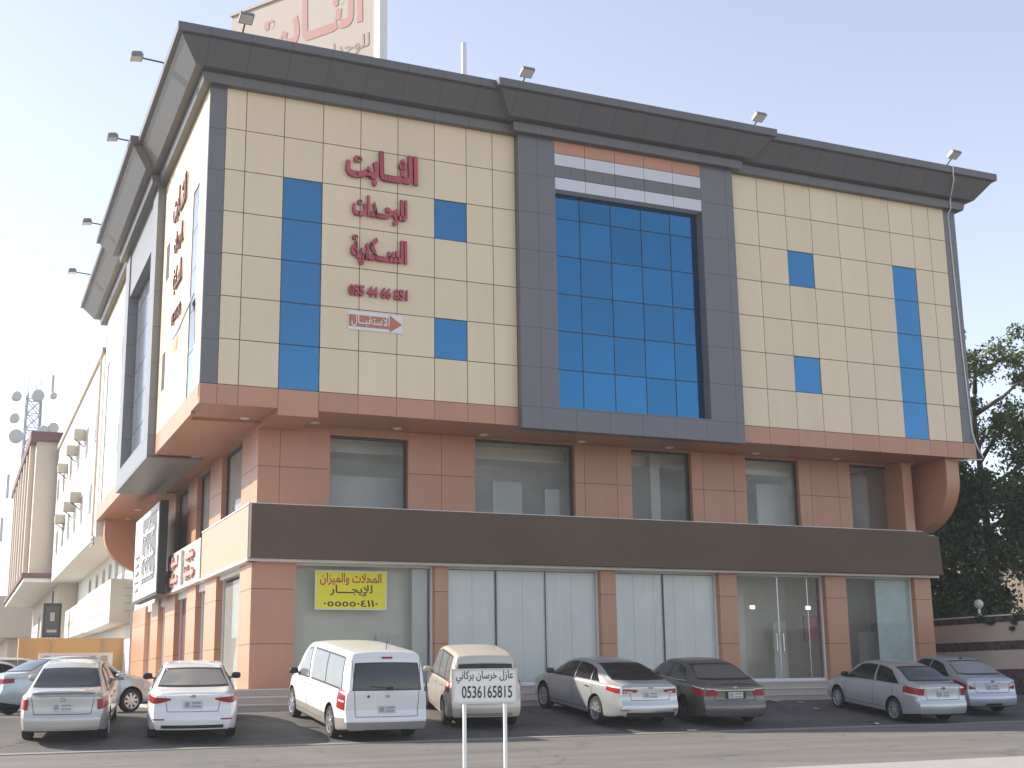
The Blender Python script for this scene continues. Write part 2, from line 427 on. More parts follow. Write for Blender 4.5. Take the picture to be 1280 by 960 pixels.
def pane_window(F, name, s0, s1, zs, mat, depth=-0.045, jitter=0.0015):
    """one window: dark frame mesh and its panes as a part of it"""
    fr = MB(F)
    fr.box((s0 + .004, -0.054, zs[0] + .004), (s1 - .004, depth - 0.012, zs[-1] - .004))
    f = fr.build(name, M_mull, BLD)
    b = MB(F)
    for a, c in zip(zs[:-1], zs[1:]):
        j = [random.uniform(-jitter, jitter) for _ in range(3)]
        b.quad((s0 + .012, depth + j[0], a + .014), (s1 - .012, depth + j[1], a + .014), (s1 - .012, depth + j[2], c - .014), (s0 + .012, depth + j[0] + j[2] - j[1], c - .014))
    b.build('pane', mat, f)
    return f
pane_window(FRONT, 'window', FL[2], FL[3], ROWS[0:6], M_blue2, -0.02)
pane_window(FRONT, 'window', FL[6], FL[7], ROWS[4:6], M_blue2, -0.02)
pane_window(FRONT, 'window', FL[6], FL[7], ROWS[1:3], M_blue2, -0.02)
pane_window(FRONT, 'window', FRc[6], FRc[7], ROWS[0:6], M_blue2, -0.02)
pane_window(FRONT, 'window', FRc[2], FRc[3], ROWS[4:6], M_blue2, -0.02)
pane_window(FRONT, 'window', FRc[2], FRc[3], ROWS[1:3], M_blue2, -0.02)
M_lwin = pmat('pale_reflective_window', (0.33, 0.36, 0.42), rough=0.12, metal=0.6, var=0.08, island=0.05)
for s0, s1, zz in ((LLn[1], LLn[2], ROWS[0:6]), (LLn[6], LLn[7], ROWS[4:6]), (LLn[6], LLn[7], ROWS[1:3]), (LFr[7], LFr[8], ROWS[0:6]), (LFr[2], LFr[3], ROWS[4:6]), (LFr[2], LFr[3], ROWS[1:3])):
    pane_window(LEFT, 'window', s0, s1, zz, M_lwin, -0.02)
# one sash of the left strip window stands open
b = MB(LEFT); b.slab([(1.28, 0.02, 11.75), (2.27, 0.02, 11.75), (2.27, 0.42, 10.62), (1.28, 0.42, 10.62)], (0.0, 0.02, 0.03)); b.build('open_sash', M_grey_y, BLD)

# dark corner strips
MB(FRONT).box((-0.0, -0.05, Z0 + .004), (OS - .004, 0.004, 17.40)).build('corner_trim', M_grey, BLD)
MB(FRONT).box((25.988 + .004, -0.6, Z0 + .004), (26.50, 0.004, 17.40)).build('corner_trim', M_grey, BLD)
MB(LEFT).box((0.012, -0.05, Z0 + .004), (0.150, 0.0, 17.40)).build('corner_trim', M_whitepaint, BLD)

# right and back walls of the upper storey
b = MB(); b.box((26.0, 0.62, 8.46), (26.045, 27.0, 17.40)); b.box((far_l[0], 26.99, 8.46), (26.04, 27.04, 17.40)); b.build('side_wall', M_cream, BLD)

# brown band under the cladding
def band(F, cols, name):
    b = MB(F)
    for a, c, zl in cols:
        b.box((a + .006, -0.12, zl), (c - .006, 0.006, Z0 - .008))
    return b.build(name, M_brown, BLD)
segs = [(0.0, OS, 8.45), (OS, FL[1], 8.45), (FL[1], FL[2], 8.45)] + [(FL[2], FL[3], 8.27)] + [(FL[i], FL[i + 1], 8.45) for i in range(3, 9)]
band(FRONT, segs, 'fascia_band')
segs = [(FR[i], FR[i + 1], 8.45) for i in range(9)] + [(FR[9], 26.54, 8.45)]
band(FRONT, segs, 'fascia_band')
segs = [(0.13, 1.25, 8.45), (1.25, 2.1, 8.38)] + [(a, a + 1.12, 8.38) for a in [2.1 + 1.1 * i for i in range(5)]] + [(7.6, 8.26, 8.38), (17.0, 18.2, 8.38)] + [(18.2 + 1.15 * i, 19.35 + 1.15 * i, 8.38) for i in range(7)] + [(26.25, 26.9, 8.38)]
b = MB(LEFT)
for a, c, zl in segs: pass
for part_ in (segs[:8], segs[8:]):
    b = MB(LEFT)
    for a, c, zl in part_: b.box((a + .006, -0.12, zl), (c - .006, 0.006, Z0 - .008))
    b.build('fascia_band', M_brown, BLD)

# projecting grey frames with the big blue glazing
def big_frame(F, s0, s1, w, mat, glass, o=0.25, gl_o=-0.10, name='glazed_frame', stripes=True):
    i0, i1 = s0 + w, s1 - w
    b = MB(F)
    zb, zt = 8.36, 17.42
    b.box((s0, -0.14, zb), (i0, o, zt)); b.box((i1, -0.14, zb), (s1, o, zt))
    b.box((i0, -0.14, zb), (i1, o, 9.04)); b.box((i0, -0.14, 17.36), (i1, o, zt))
    f = b.build(name, mat, BLD)
    top = 15.80
    if stripes:
        cols = [i0 + (i1 - i0) * k / 5 for k in range(6)]
        for z0, z1, mm in ((16.96, 17.358, M_stripe_or), (16.57, 16.95, M_white_panel), (16.19, 16.56, mat), (15.80, 16.18, M_white_panel)):
            q = MB(F)
            for a, c in zip(cols[:-1], cols[1:]): q.box((a + .008, -0.1, z0 + .004), (c - .008, o - 0.006, z1 - .004))
            q.build('stripe_panel', mm, f)
        MB(F).box((i0 + .003, -0.12, 15.82), (i1 - .003, o - 0.03, 17.355)).build('stripe_backing', M_joint, f)
    cs = [0] + [0.215 * k for k in (0.80, 1.83, 2.83, 3.82)] + [1.0] if False else None
    span = i1 - i0
    edges = [i0, i0 + .188 * span, i0 + .396 * span, i0 + .604 * span, i0 + .806 * span, i1]
    rws = [9.045, 10.26, 11.45, 12.61, 13.80, 14.99, top if stripes else 15.6]
    q = MB(F); g = .016
    for a, c in zip(edges[:-1], edges[1:]):
        for z0, z1 in zip(rws[:-1], rws[1:]):
            j = [random.uniform(-.002, .002) for _ in range(3)]
            q.quad((a + g, gl_o + j[0], z0 + g), (c - g, gl_o + j[1], z0 + g), (c - g, gl_o + j[2], z1 - g), (a + g, gl_o + j[0] + j[2] - j[1], z1 - g))
    MB(F).box((i0, gl_o - .06, 9.0), (i1, gl_o - .012, rws[-1])).build('mullion_grid', M_mull, f)
    q.build('curtain_glass', glass, f)
    return f
big_frame(FRONT, 9.225, 16.905, 1.22, M_grey, M_blue)
big_frame(LEFT, 8.26, 16.99, 1.2, M_grey_y, M_lwin, stripes=False)
MB(LEFT).box((9.46, -.1, 15.6), (15.79, .2, 17.36)).build('frame_head', M_grey_y, BLD)
# wide soffit plate below the left frame
MB(LEFT).box((8.3, -1.5, 8.30), (16.95, 0.245, 8.355)).build('frame_soffit', M_grey_y, BLD)

# cornice: one mitred moulding round the roof
def offset_poly(poly, d):
    n = len(poly); out = []
    for i in range(n):
        p0, p1, p2 = Vector(poly[i - 1]), Vector(poly[i]), Vector(poly[(i + 1) % n])
        e1, e2 = (p1 - p0).normalized(), (p2 - p1).normalized()
        n1, n2 = Vector((e1.y, -e1.x)), Vector((e2.y, -e2.x))
        k = (n1 + n2) / (1 + n1.dot(n2))
        out.append(p1 + k * d)
    return out
foot = [(-0.46, 0), (8.765, 0), (8.765, -0.25), (16.445, -0.25), (16.445, 0), (26.04, 0), (26.04, 27.04)]
fl = [LEFT(DEPTH, 0, 0), LEFT(16.99, 0, 0), LEFT(16.99, .25, 0), LEFT(8.26, .25, 0), LEFT(8.26, 0, 0)]
foot += [(p[0], p[1]) for p in fl]
prof = [(0.0, 17.37), (0.23, 17.375), (0.27, 17.62), (0.22, 17.64), (0.22, 17.68), (0.50, 17.69), (0.965, 18.27), (0.955, 18.31), (1.09, 18.32), (1.09, 18.56), (1.03, 18.575), (0.3, 18.58), (0.05, 18.40), (-0.25, 18.40)]
v, f, fm = [], [], []
nP = len(foot)
for d, z in prof:
    for p in offset_poly(foot, d): v.append((p.x, p.y, z))
for i in range(len(prof) - 1):
    for k in range(nP):
        k2 = (k + 1) % nP
        f.append((i * nP + k, i * nP + k2, (i + 1) * nP + k2, (i + 1) * nP + k))
        e = Vector(foot[k2]) - Vector(foot[k])
        fm.append(0 if abs(e.x) > abs(e.y) else 1)
b = MB(); b.add(v, f); b.m = fm
M_corn = seam_mat('cornice_panel_x', (0.115, 0.111, 0.115), 1.128, 'X', off=0.4, rough=0.42)
M_corn_y = seam_mat('cornice_panel_y', (0.115, 0.111, 0.115), 1.128, 'Y', off=0.4, rough=0.42)
b.build('cornice', [M_corn, M_corn_y], BLD)

# soffit under the overhang with downlights
b = MB(); b.prism([(-0.33, 0.125), (25.9, 0.125), (25.9, 26.9), (far_l[0] + .2, 26.9)], 8.452, 8.6); b.build('soffit', M_brown_sof, BLD)
for a, c in ((2.1, 8.28), (17.0, 26.7)): MB(LEFT).box((a, -4.2, 8.385), (c, -0.125, 8.45)).build('soffit_drop', M_brown_sof, BLD)
b = MB(FRONT); b.box((FL[2] + .02, -3.6, 8.27), (FL[3] - .02, -0.124, 8.45)); b.build('soffit_drop', M_brown_sof, BLD)
for x, y in ((3.15, 1.62), (5.62, 1.62), (8.39, 1.66), (11.7, 1.68), (14.84, 1.65), (18.16, 1.66), (21.41, 1.64), (24.54, 1.61), (1.16, 1.66), (1.18, 8.23), (1.31, 13.09), (1.75, 22.22), (1.9, 25.51)):
    zz = 8.45 if (y < 2 or 8.3 < y < 17) else 8.383
    if 8.26 < y < 17: zz = 8.448
    b = MB(); b.lathe([(0.0, zz - .012), (0.085, zz - .012), (0.115, zz - .03), (0.14, zz - .012), (0.14, zz)], (x, y, 0), 16); b.build('downlight', M_whitepaint, BLD)

# lower storeys ------------------------------------------------------
MZ = frame(1.67, 2.1, (1, 0), (0, -1)); MZL = frame(1.67, 2.1, DL, NL)
GF = frame(1.28, 0.9, (1, 0), (0, -1)); GFL = frame(1.28, 0.9, DL, NL)
SG = frame(1.10, 0.62, (1, 0), (0, -1)); SGL = frame(1.10, 0.62, DL, NL)
FLOOR = 1.12

def pillar(F, s0, s1, z0, z1, seams, depth=0.45, name='pillar', mid=None):
    b = MB(F); g = .007
    zs = [z0] + seams + [z1]; ss = [s0] + (mid or []) + [s1]
    for a, c in zip(zs[:-1], zs[1:]):
        for p, q in zip(ss[:-1], ss[1:]):
            b.box((p + (g if p != s0 else 0), -depth, a + g), (q - (g if q != s1 else 0), 0, c - g))
    o = b.build(name, M_brown, BLD)
    MB(F).box((s0 + .02, -depth + .02, z0), (s1 - .02, -0.012, z1)).build('pillar_core', M_joint, o)
    return o
# mezzanine front (x of edges measured along the wall plane)
mx = lambda x: x - 1.67
for a, c, mid in ((1.67, 3.76, [2.3]), (6.15, 8.28, [7.2]), (11.66, 13.68, [12.0, 13.15]), (15.92, 18.02, [16.35, 17.55]), (20.16, 22.32, [20.65, 21.8]), (24.22, 24.955, None)):
    pillar(MZ, mx(a), mx(c), 5.45, 8.45, [7.22], mid=[mx(q) for q in mid] if mid else None)
for a, c, zt in ((3.76, 6.15, 8.22), (8.28, 11.66, 8.40), (13.68, 15.92, 8.40), (18.02, 20.16, 8.38), (22.32, 24.22, 8.38)):
    b = MB(MZ); t = .05
    b.box((mx(a), -.30, 5.45), (mx(a) + t, -.16, zt)); b.box((mx(c) - t, -.30, 5.45), (mx(c), -.16, zt)); b.box((mx(a) + t, -.30, zt - t), (mx(c) - t, -.16, zt)); b.box((mx(a) + t, -.30, 5.45), (mx(c) - t, -.16, 5.52))
    fr = b.build('mezzanine_window', M_dark, BLD)
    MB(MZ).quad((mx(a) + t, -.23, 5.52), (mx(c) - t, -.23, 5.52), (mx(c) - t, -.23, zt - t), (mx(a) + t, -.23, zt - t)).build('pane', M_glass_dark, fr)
    if zt < 8.45:
        MB(MZ).box((mx(a) + .002, -.42, zt + .003), (mx(c) - .002, -.02, 8.452)).build('lintel', M_brown, fr)
# mezzanine left
for a, c in ((0.46, 2.26), (5.5, 7.6), (10.2, 12.2), (15.1, 17.7), (20, 23.5)):
    pillar(MZL, a, c, 5.45, 8.45, [7.22])
for a, c in ((2.26, 5.5), (7.6, 10.2), (12.2, 15.1), (17.7, 20.0)):
    b = MB(MZL); t = .05
    b.box((a, -.30, 5.45), (a + t, -.16, 8.36)); b.box((c - t, -.30, 5.45), (c, -.16, 8.36)); b.box((a + t, -.30, 8.3), (c - t, -.16, 8.36))
    fr = b.build('mezzanine_window', M_dark, BLD)
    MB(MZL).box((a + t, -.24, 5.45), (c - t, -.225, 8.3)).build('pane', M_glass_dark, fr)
    MB(MZL).box((a + .002, -.42, 8.362), (c - .002, -.02, 8.45)).build('lintel', M_brown, fr)
# floor slab between ground floor and mezzanine, interior shells
ml = MZL(24, -0.5, 0)
slab = [(1.36, 0.98), (24.5, 0.98), (24.5, 26.5), (GFL(25.5, -.1, 0)[0], 26.5)]
MB().prism(slab, 4.46, 5.45).build('floor_slab', M_int_ceil, BLD)
b = MB()
b.box((2.4, 4.6, 5.451), (24.6, 4.7, 8.44)); b.build('interior_wall', M_int_grey, BLD)
b = MB(); b.box((2.2, 2.45, 8.435), (24.7, 4.6, 8.448)); b.build('interior_ceiling', M_int_ceil, BLD)
b = MB()
for k, (x, y, w, h) in enumerate(((7.2, 2.56, .12, 8.43), (12.6, 2.56, .12, 8.43), (17.0, 2.56, .12, 8.43), (21.2, 2.56, .12, 8.43), (3.3, 3.3, 3.3, 7.25), (9.3, 3.1, 1.0, 7.3), (11.0, 2.9, .5, 7.1), (14.9, 3.0, .35, 8.43), (19.2, 3.2, 1.3, 7.7))):
    MB().box((x, y, 5.451), (x + w, y + (2.0 if w < .2 else .08), h)).build('interior_partition', M_int_grey, BLD)
b = MB()
for x0, x1, y0, z in ((3.3, 6.9, 3.6, 8.0), (8.4, 12.0, 3.5, 8.05), (13.5, 16.5, 3.4, 8.08), (17.8, 20.8, 3.4, 8.05)):
    MB().box((x0, y0, z), (x1, 4.58, 8.432)).build('ceiling_bulkhead', M_int_ceil, BLD)

# ground floor front
gx = lambda x: x - 1.28
gp = [(1.28, 2.49), (6.51, 6.92), (11.81, 12.32), (15.99, 16.64), (20.05, 20.88), (23.73, 24.42)]
for a, c in gp:
    pillar(GF, gx(a), gx(c), FLOOR, 4.45, [2.28, 3.72], depth=.5, name='shop_pillar')
for i, (a, c) in enumerate(zip([p[1] for p in gp[:-1]], [p[0] for p in gp[1:]])):
    b = MB(GF); t = .05; o0, o1 = -.32, -.20
    b.box((gx(a), o0, FLOOR), (gx(a) + t, o1, 4.45)); b.box((gx(c) - t, o0, FLOOR), (gx(c), o1, 4.45)); b.box((gx(a) + t, o0, 4.38), (gx(c) - t, o1, 4.45)); b.box((gx(a) + t, o0, FLOOR), (gx(c) - t, o1, FLOOR + .09))
    fr = b.build('shop_window', M_whitepaint, BLD)
    n = (1, 4, 3, 3, 2)[i]
    q = MB(GF); w = (gx(c) - gx(a) - 2 * t) / n
    for k in range(n): q.quad((gx(a) + t + k * w + .006, -.262, FLOOR + .09), (gx(a) + t + (k + 1) * w - .006, -.262, FLOOR + .09), (gx(a) + t + (k + 1) * w - .006, -.262, 4.38), (gx(a) + t + k * w + .006, -.262, 4.38))
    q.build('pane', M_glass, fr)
    if i == 0:
        MB(GF).box((gx(5.95), -.40, FLOOR + .1), (gx(6.4), -.33, 4.36)).build('white_post', M_whitepaint, fr)
    if i in (1, 2):
        q = MB(GF)
        k = 6 if i == 1 else 5
        w = (gx(c) - gx(a) - 2 * t) / k
        for j in range(k):
            q.box((gx(a) + t + j * w + random.uniform(.001, .006), -.33 - random.uniform(0, .03), FLOOR + .1), (gx(a) + t + (j + 1) * w - random.uniform(.001, .008), -.30, 4.36))
        q.build('vinyl_sheet', M_vinyl, fr)
        q = MB(GF)
        xx = gx(a) + (1.55 if i == 1 else 1.75); q.box((xx, -.262, FLOOR + .1), (xx + .05, -.25, 4.37))
        if i == 1: q.box((xx + 1.6, -.262, FLOOR + .1), (xx + 1.63, -.25, 4.37))
        q.build('mullion', M_dark, fr)
    if i == 3:
        q = MB(GF)
        x0 = gx(18.35)
        for s in (-.16, .10):
            q.tube([(x0 + s, -.20, 2.05), (x0 + s, -.20, 2.6)], .018); q.tube([(x0 + s, -.20, 2.1), (x0 + s, -.26, 2.1)], .012); q.tube([(x0 + s, -.20, 2.55), (x0 + s, -.26, 2.55)], .012)
        q.build('door_handle', M_chrome, fr)
        q = MB(GF)
        for s in (-1.1, 1.05): q.box((x0 + s, -.275, 3.35), (x0 + s + .2, -.25, 3.47))
        q.build('patch_fitting', M_chrome, fr)
        q = MB(GF); q.box((x0 - .035, -.262, FLOOR + .1), (x0 + .005, -.254, 4.36)); q.box((x0 + 1.13, -.262, FLOOR + .1), (x0 + 1.16, -.254, 4.36)); q.build('mullion', M_alu, fr)
        MB(GF).box((gx(19.45), -.5, 2.35), (gx(20.0), -.42, 3.15)).build('red_cabinet', pmat('red_cabinet_paint', (0.36, 0.05, 0.045), rough=0.4), fr)
    if i == 4:
        MB(GF).box((gx(22.3), -.32, FLOOR + .1), (gx(23.68), -.285, 4.37)).build('frosted_sheet', M_frost, fr)
b = MB()
b.box((2.0, 3.6, FLOOR), (24.0, 3.7, 4.46)); b.build('interior_wall', M_int, BLD)
for x, y, w, d, h in ((6.66, 1.5, .1, 2.1, 4.455), (12.0, 1.5, .1, 2.1, 4.455), (16.25, 1.5, .1, 2.1, 4.455), (20.42, 1.5, .1, 2.1, 4.455), (17.3, 2.7, .8, .1, 3.9), (19.0, 2.4, .5, .12, 3.0), (21.3, 2.6, .9, .1, 3.3), (22.6, 2.2, .5, .4, 2.7)):
    MB().box((x, y, FLOOR), (x + w, y + d, h)).build('interior_partition', M_int, BLD)
MB().box((2.55, 1.62, FLOOR), (6.3, 1.68, 4.44)).build('interior_board', pmat('grey_green_board', (0.74, 0.71, 0.60), rough=.6, var=.08), BLD)
MB().box((5.0, 1.5, FLOOR), (5.8, 1.6, 2.55)).build('interior_board', M_int_grey, BLD)
MB().box((1.6, 1.22, FLOOR + .004), (24.2, 3.6, FLOOR + .02)).build('interior_floor', M_int_floor, BLD)
# ground floor left
for a, c in ((0.51, 1.6), (5.2, 7.1), (8.9, 10.7), (13.3, 15.6), (17.5, 19.4), (21.2, 25.3)):
    pillar(GFL, a, c, FLOOR, 4.45, [2.28, 3.72], depth=.5, name='shop_pillar')
for i, (a, c) in enumerate(((1.6, 5.2), (7.1, 8.9), (10.7, 13.3), (15.6, 17.5), (19.4, 21.2))):
    b = MB(GFL); t = .06
    b.box((a, -.32, FLOOR), (a + t, -.2, 4.3)); b.box((c - t, -.32, FLOOR), (c, -.2, 4.3)); b.box((a, -.4, 4.2 if i else 4.3), (c, -.1, 4.45)); b.box((a + t, -.32, FLOOR), (c - t, -.2, FLOOR + .08))
    fr = b.build('shop_window', M_whitepaint, BLD)
    mm = [M_glass, M_glass_dark, pmat('dark_red_door', (0.12, 0.035, 0.03), rough=0.4), pmat('white_shutter', (0.72, 0.68, 0.6), rough=0.5), M_whitepaint][i]
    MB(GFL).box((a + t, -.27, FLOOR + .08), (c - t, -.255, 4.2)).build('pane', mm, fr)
b = MB(GFL); b.box((1.0, -4.2, FLOOR), (25, -4.1, 4.46)); b.build('interior_wall', M_int, BLD)
b = MB(GFL); b.box((1.9, -.5, FLOOR + .1), (4.0, -.45, 4.2)); b.build('frosted_sheet', M_frost, BLD)
# lower right wall, curved end brackets
b = MB(); b.box((24.0, 1.4, 0.3), (24.4, 26.5, 8.44)); b.build('side_wall', M_brown, BLD)
b = MB(); b.box((3.2, 26.2, 0.3), (24.0, 26.5, 8.44)); b.build('back_wall', M_brown, BLD)
def fin(F, s0, s1, name='curved_bracket'):
    P = [(-0.30, 8.45)]
    P += [(-0.30 - 0.0, 7.75)]
    for k in range(1, 13):
        a = math.pi / 2 * k / 12
        P.append((-0.30 - 2.2 * (1 - math.cos(a)), 7.75 - 1.75 * math.sin(a)))
    P += [(-3.6, 6.0), (-3.6, 8.45)]
    b = MB(F); n = len(P)
    b.add([(s0, o, z) for o, z in P] + [(s1, o, z) for o, z in P], [tuple(range(n)), tuple(reversed(range(n, 2 * n)))] + [(i, (i + 1) % n, n + (i + 1) % n, n + i) for i in range(n)])
    return b.build(name, M_brown_sof, BLD, smooth=True, sharp=35)
fin(FRONT, 25.42, 25.98); fin(LEFT, 25.9, 26.5)

# steps and platform
b = MB()
for k, z in enumerate((0.74, 0.93, 1.12)):
    d = 0.95 - 0.32 * k
    l1 = LEFT(26, -1.4 + d, 0)
    b.prism([(0.95 - d, 0.65 - d), (24.9 + .2 * (2 - k), 0.65 - d), (24.9 + .2 * (2 - k), 26.5), (l1[0], 26.5)], 0.3, z)
st = tag(b.build('steps', M_stone), 'brown stone steps and platform along the shopfronts', kind='structure')
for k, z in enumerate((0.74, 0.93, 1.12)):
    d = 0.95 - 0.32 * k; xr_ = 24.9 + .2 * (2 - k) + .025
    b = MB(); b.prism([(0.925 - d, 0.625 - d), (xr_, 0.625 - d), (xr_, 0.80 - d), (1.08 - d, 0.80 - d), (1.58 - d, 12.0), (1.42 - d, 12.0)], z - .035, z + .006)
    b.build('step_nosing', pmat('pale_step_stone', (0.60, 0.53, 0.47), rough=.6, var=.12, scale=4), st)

# ------------------------------------------------------------------ lettering
FORMS = {'ا': 'ﺍﺎ', 'ب': 'ﺏﺐﺑﺒ', 'ة': 'ﺓﺔ', 'ت': 'ﺕﺖﺗﺘ', 'ث': 'ﺙﺚﺛﺜ', 'ج': 'ﺝﺞﺟﺠ', 'ح': 'ﺡﺢﺣﺤ', 'خ': 'ﺥﺦﺧﺨ', 'د': 'ﺩﺪ', 'ر': 'ﺭﺮ', 'ز': 'ﺯﺰ', 'س': 'ﺱﺲﺳﺴ',
         'ع': 'ﻉﻊﻋﻌ', 'ق': 'ﻕﻖﻗﻘ', 'ك': 'ﻙﻚﻛﻜ', 'ل': 'ﻝﻞﻟﻠ', 'م': 'ﻡﻢﻣﻤ', 'ن': 'ﻥﻦﻧﻨ', 'و': 'ﻭﻮ', 'ي': 'ﻱﻲﻳﻴ', 'ﻻ': 'ﻻﻼ', 'ﻹ': 'ﻹﻺ'}
def shape(s):
    """Arabic letters to their joined forms, right to left"""
    s = s.replace('لا', 'ﻻ').replace('لإ', 'ﻹ')
    out = []
    for i, ch in enumerate(s):
        if ch not in FORMS: out.append(ch); continue
        pv = s[i - 1] if i else ' '; nx = s[i + 1] if i + 1 < len(s) else ' '
        jp = pv == 'ـ' or len(FORMS.get(pv, '')) == 4
        jn = (nx == 'ـ' or nx in FORMS) and len(FORMS[ch]) == 4
        k = 3 if jp and jn else 1 if jp else 2 if jn else 0
        out.append(FORMS[ch][k])
    return ''.join(reversed(out))

def lettering(name, text, F, s_left, s_right, o, z0, z1, thick, mats, parent=None, bold=0.02, arabic=True, flip=False):
    """raised letters filling the box s_left..s_right, z0..z1 on the face F; flip when s grows to the viewer's left"""
    c = bpy.data.curves.new(name, 'FONT')
    c.body = shape(text) if arabic else text
    c.offset = bold; c.extrude = 0.05; c.resolution_u = 3
    t = bpy.data.objects.new(name, c); COL.objects.link(t)
    dg = bpy.context.evaluated_depsgraph_get(); dg.update()
    me = bpy.data.meshes.new_from_object(t.evaluated_get(dg))
    bpy.data.objects.remove(t); bpy.data.curves.remove(c)
    co = np.empty(len(me.vertices) * 3); me.vertices.foreach_get('co', co); co = co.reshape(-1, 3)
    lo, hi = co.min(0), co.max(0)
    u = (co - lo) / np.maximum(hi - lo, 1e-6)
    par = list(range(len(co)))
    def find(i):
        while par[i] != i: par[i] = par[par[i]]; i = par[i]
        return i
    ed = np.empty(len(me.edges) * 2, dtype=np.int32); me.edges.foreach_get('vertices', ed)
    for i, j in ed.reshape(-1, 2): par[find(int(i))] = find(int(j))
    rts = [find(i) for i in range(len(co))]; order = {r: k for k, r in enumerate(dict.fromkeys(rts))}
    u[:, 2] *= np.array([1 - .05 * (order[r] % 7) for r in rts])
    new = []
    for a, bb, d in u:
        s = s_left + (s_right - s_left) * a
        new.append(F(s, o + thick * d, z0 + (z1 - z0) * bb))
    fi = [0 if abs(p.normal.z) > 0.8 else 1 for p in me.polygons]
    me.vertices.foreach_set('co', np.array(new).ravel())
    me.materials.clear()
    for m in mats: me.materials.append(m)
    me.polygons.foreach_set('material_index', fi)
    me.polygons.foreach_set('use_smooth', [False] * len(me.polygons))
    bm = bmesh.new(); bm.from_mesh(me); bmesh.ops.recalc_face_normals(bm, faces=bm.faces); bm.to_mesh(me); bm.free()
    me.name = name
    ob = bpy.data.objects.new(name, me); COL.objects.link(ob)
    if parent: ob.parent = parent
    return ob

RED2 = [M_red, M_redside]
sg = empty('facade_lettering', 'red raised Arabic lettering and phone number on the cream front facade', 'sign', (0, 0, 0))
x2s = lambda x: x + OS
lettering('lettering', 'الثــابت', FRONT, x2s(3.42), x2s(5.60), .03, 15.10, 16.18, .09, RED2, sg, bold=.045)
lettering('lettering', 'للوحــدات', FRONT, x2s(3.64), x2s(5.28), .03, 13.98, 14.80, .08, RED2, sg, bold=.045)
lettering('lettering', 'الســكنية', FRONT, x2s(3.60), x2s(5.28), .03, 12.72, 13.58, .08, RED2, sg, bold=.045)
lettering('lettering', '055 44 66 851', FRONT, x2s(3.56), x2s(5.30), .03, 11.80, 12.12, .07, RED2, sg, arabic=False, bold=.035)
M_arrow = pmat('orange_arrow_paint', (0.48, 0.16, 0.09), rough=0.5)
ar = empty('arrow_sign', 'white board with an orange arrow below the red phone number', 'sign')
MB(FRONT).box((x2s(3.56), 0.004, 10.83), (x2s(5.18), .03, 11.36)).build('board', M_whitepaint, ar)
z = 11.09
MB(FRONT).slab([(x2s(3.58), .031, z - .17), (x2s(4.78), .031, z - .17), (x2s(4.78), .031, z - .25), (x2s(5.16), .031, z), (x2s(4.78), .031, z + .25), (x2s(4.78), .031, z + .17), (x2s(3.58), .031, z + .17)], (0, -.006, 0)).build('arrow', M_arrow, ar)
lettering('lettering', 'الاستقبــال', FRONT, x2s(3.66), x2s(4.78), .038, 10.93, 11.27, .004, [M_whitepaint, M_whitepaint], ar, bold=.01)
sl = empty('facade_lettering', 'faded red raised lettering on the sunlit left facade', 'sign')
M_redfade = pmat('faded_red_acrylic', (0.20, 0.07, 0.06), rough=0.5)
RF = [M_redfade, M_redside]
lettering('lettering', 'الثــابت', LEFT, 5.95, 3.45, .03, 15.05, 16.15, .045, RF, sl, bold=.02)
lettering('lettering', 'للوحــدات', LEFT, 5.4, 3.85, .03, 13.95, 14.75, .04, RF, sl, bold=.02)
lettering('lettering', 'الســكنية', LEFT, 5.35, 3.8, .03, 12.75, 13.6, .04, RF, sl, bold=.02)
lettering('lettering', '055 44 66 851', LEFT, 5.45, 3.7, .03, 11.85, 12.2, .035, RF, sl, arabic=False, bold=.015)
tag(MB(LEFT).slab([(5.35, .01, 10.95), (4.4, .01, 10.95), (4.4, .01, 10.85), (4.1, .01, 11.12), (4.4, .01, 11.4), (4.4, .01, 11.3), (5.35, .01, 11.3)], (0.0, 0.0, 0.0)).build('arrow_sign', pmat('pale_yellow_arrow', (0.62, 0.5, 0.25), rough=0.6)), 'faded yellow arrow under the lettering of the left facade', 'sign')

# yellow banner in the first shop window
yb = empty('rent_banner', 'yellow banner with red and black Arabic writing on the first shop window', 'banner')
M_yel = pmat('yellow_banner_vinyl', (0.80, 0.71, 0.02), rough=0.5, var=0.06)
M_redp = pmat('banner_red_print', (0.42, 0.06, 0.03), rough=0.6); M_blkp = pmat('black_print', (0.035, 0.032, 0.02), rough=0.6)
bz = lambda x, o, z: (x, 0.97 - o, z)
xs0, xs1, zb0, zb1 = 3.10, 5.17, 3.20, 4.27
BN = lambda s, o, z: (s, 1.155 - o, z)
MB(BN).box((xs0, 0.0, zb0), (xs1, .006, zb1)).build('board', M_whitepaint, yb)
MB(BN).box((xs0 + .03, .007, zb0 + .03), (xs1 - .03, .010, zb1 - .03)).build('sheet', M_yel, yb)
lettering('lettering', 'المحلات والميزان', BN, xs0 + .14, xs1 - .16, .0105, 3.86, 4.20, .003, [M_redp, M_redp], yb, bold=.02)
lettering('lettering', 'للإيجــــار', BN, xs0 + .42, xs1 - .42, .0105, 3.56, 3.88, .003, [M_blkp, M_blkp], yb, bold=.02)
lettering('lettering', '٠٥٥٥٥٠٤١١٠', BN, xs0 + .24, xs1 - .26, .0105, 3.29, 3.47, .003, [M_blkp, M_blkp], yb, arabic=False, bold=.02)

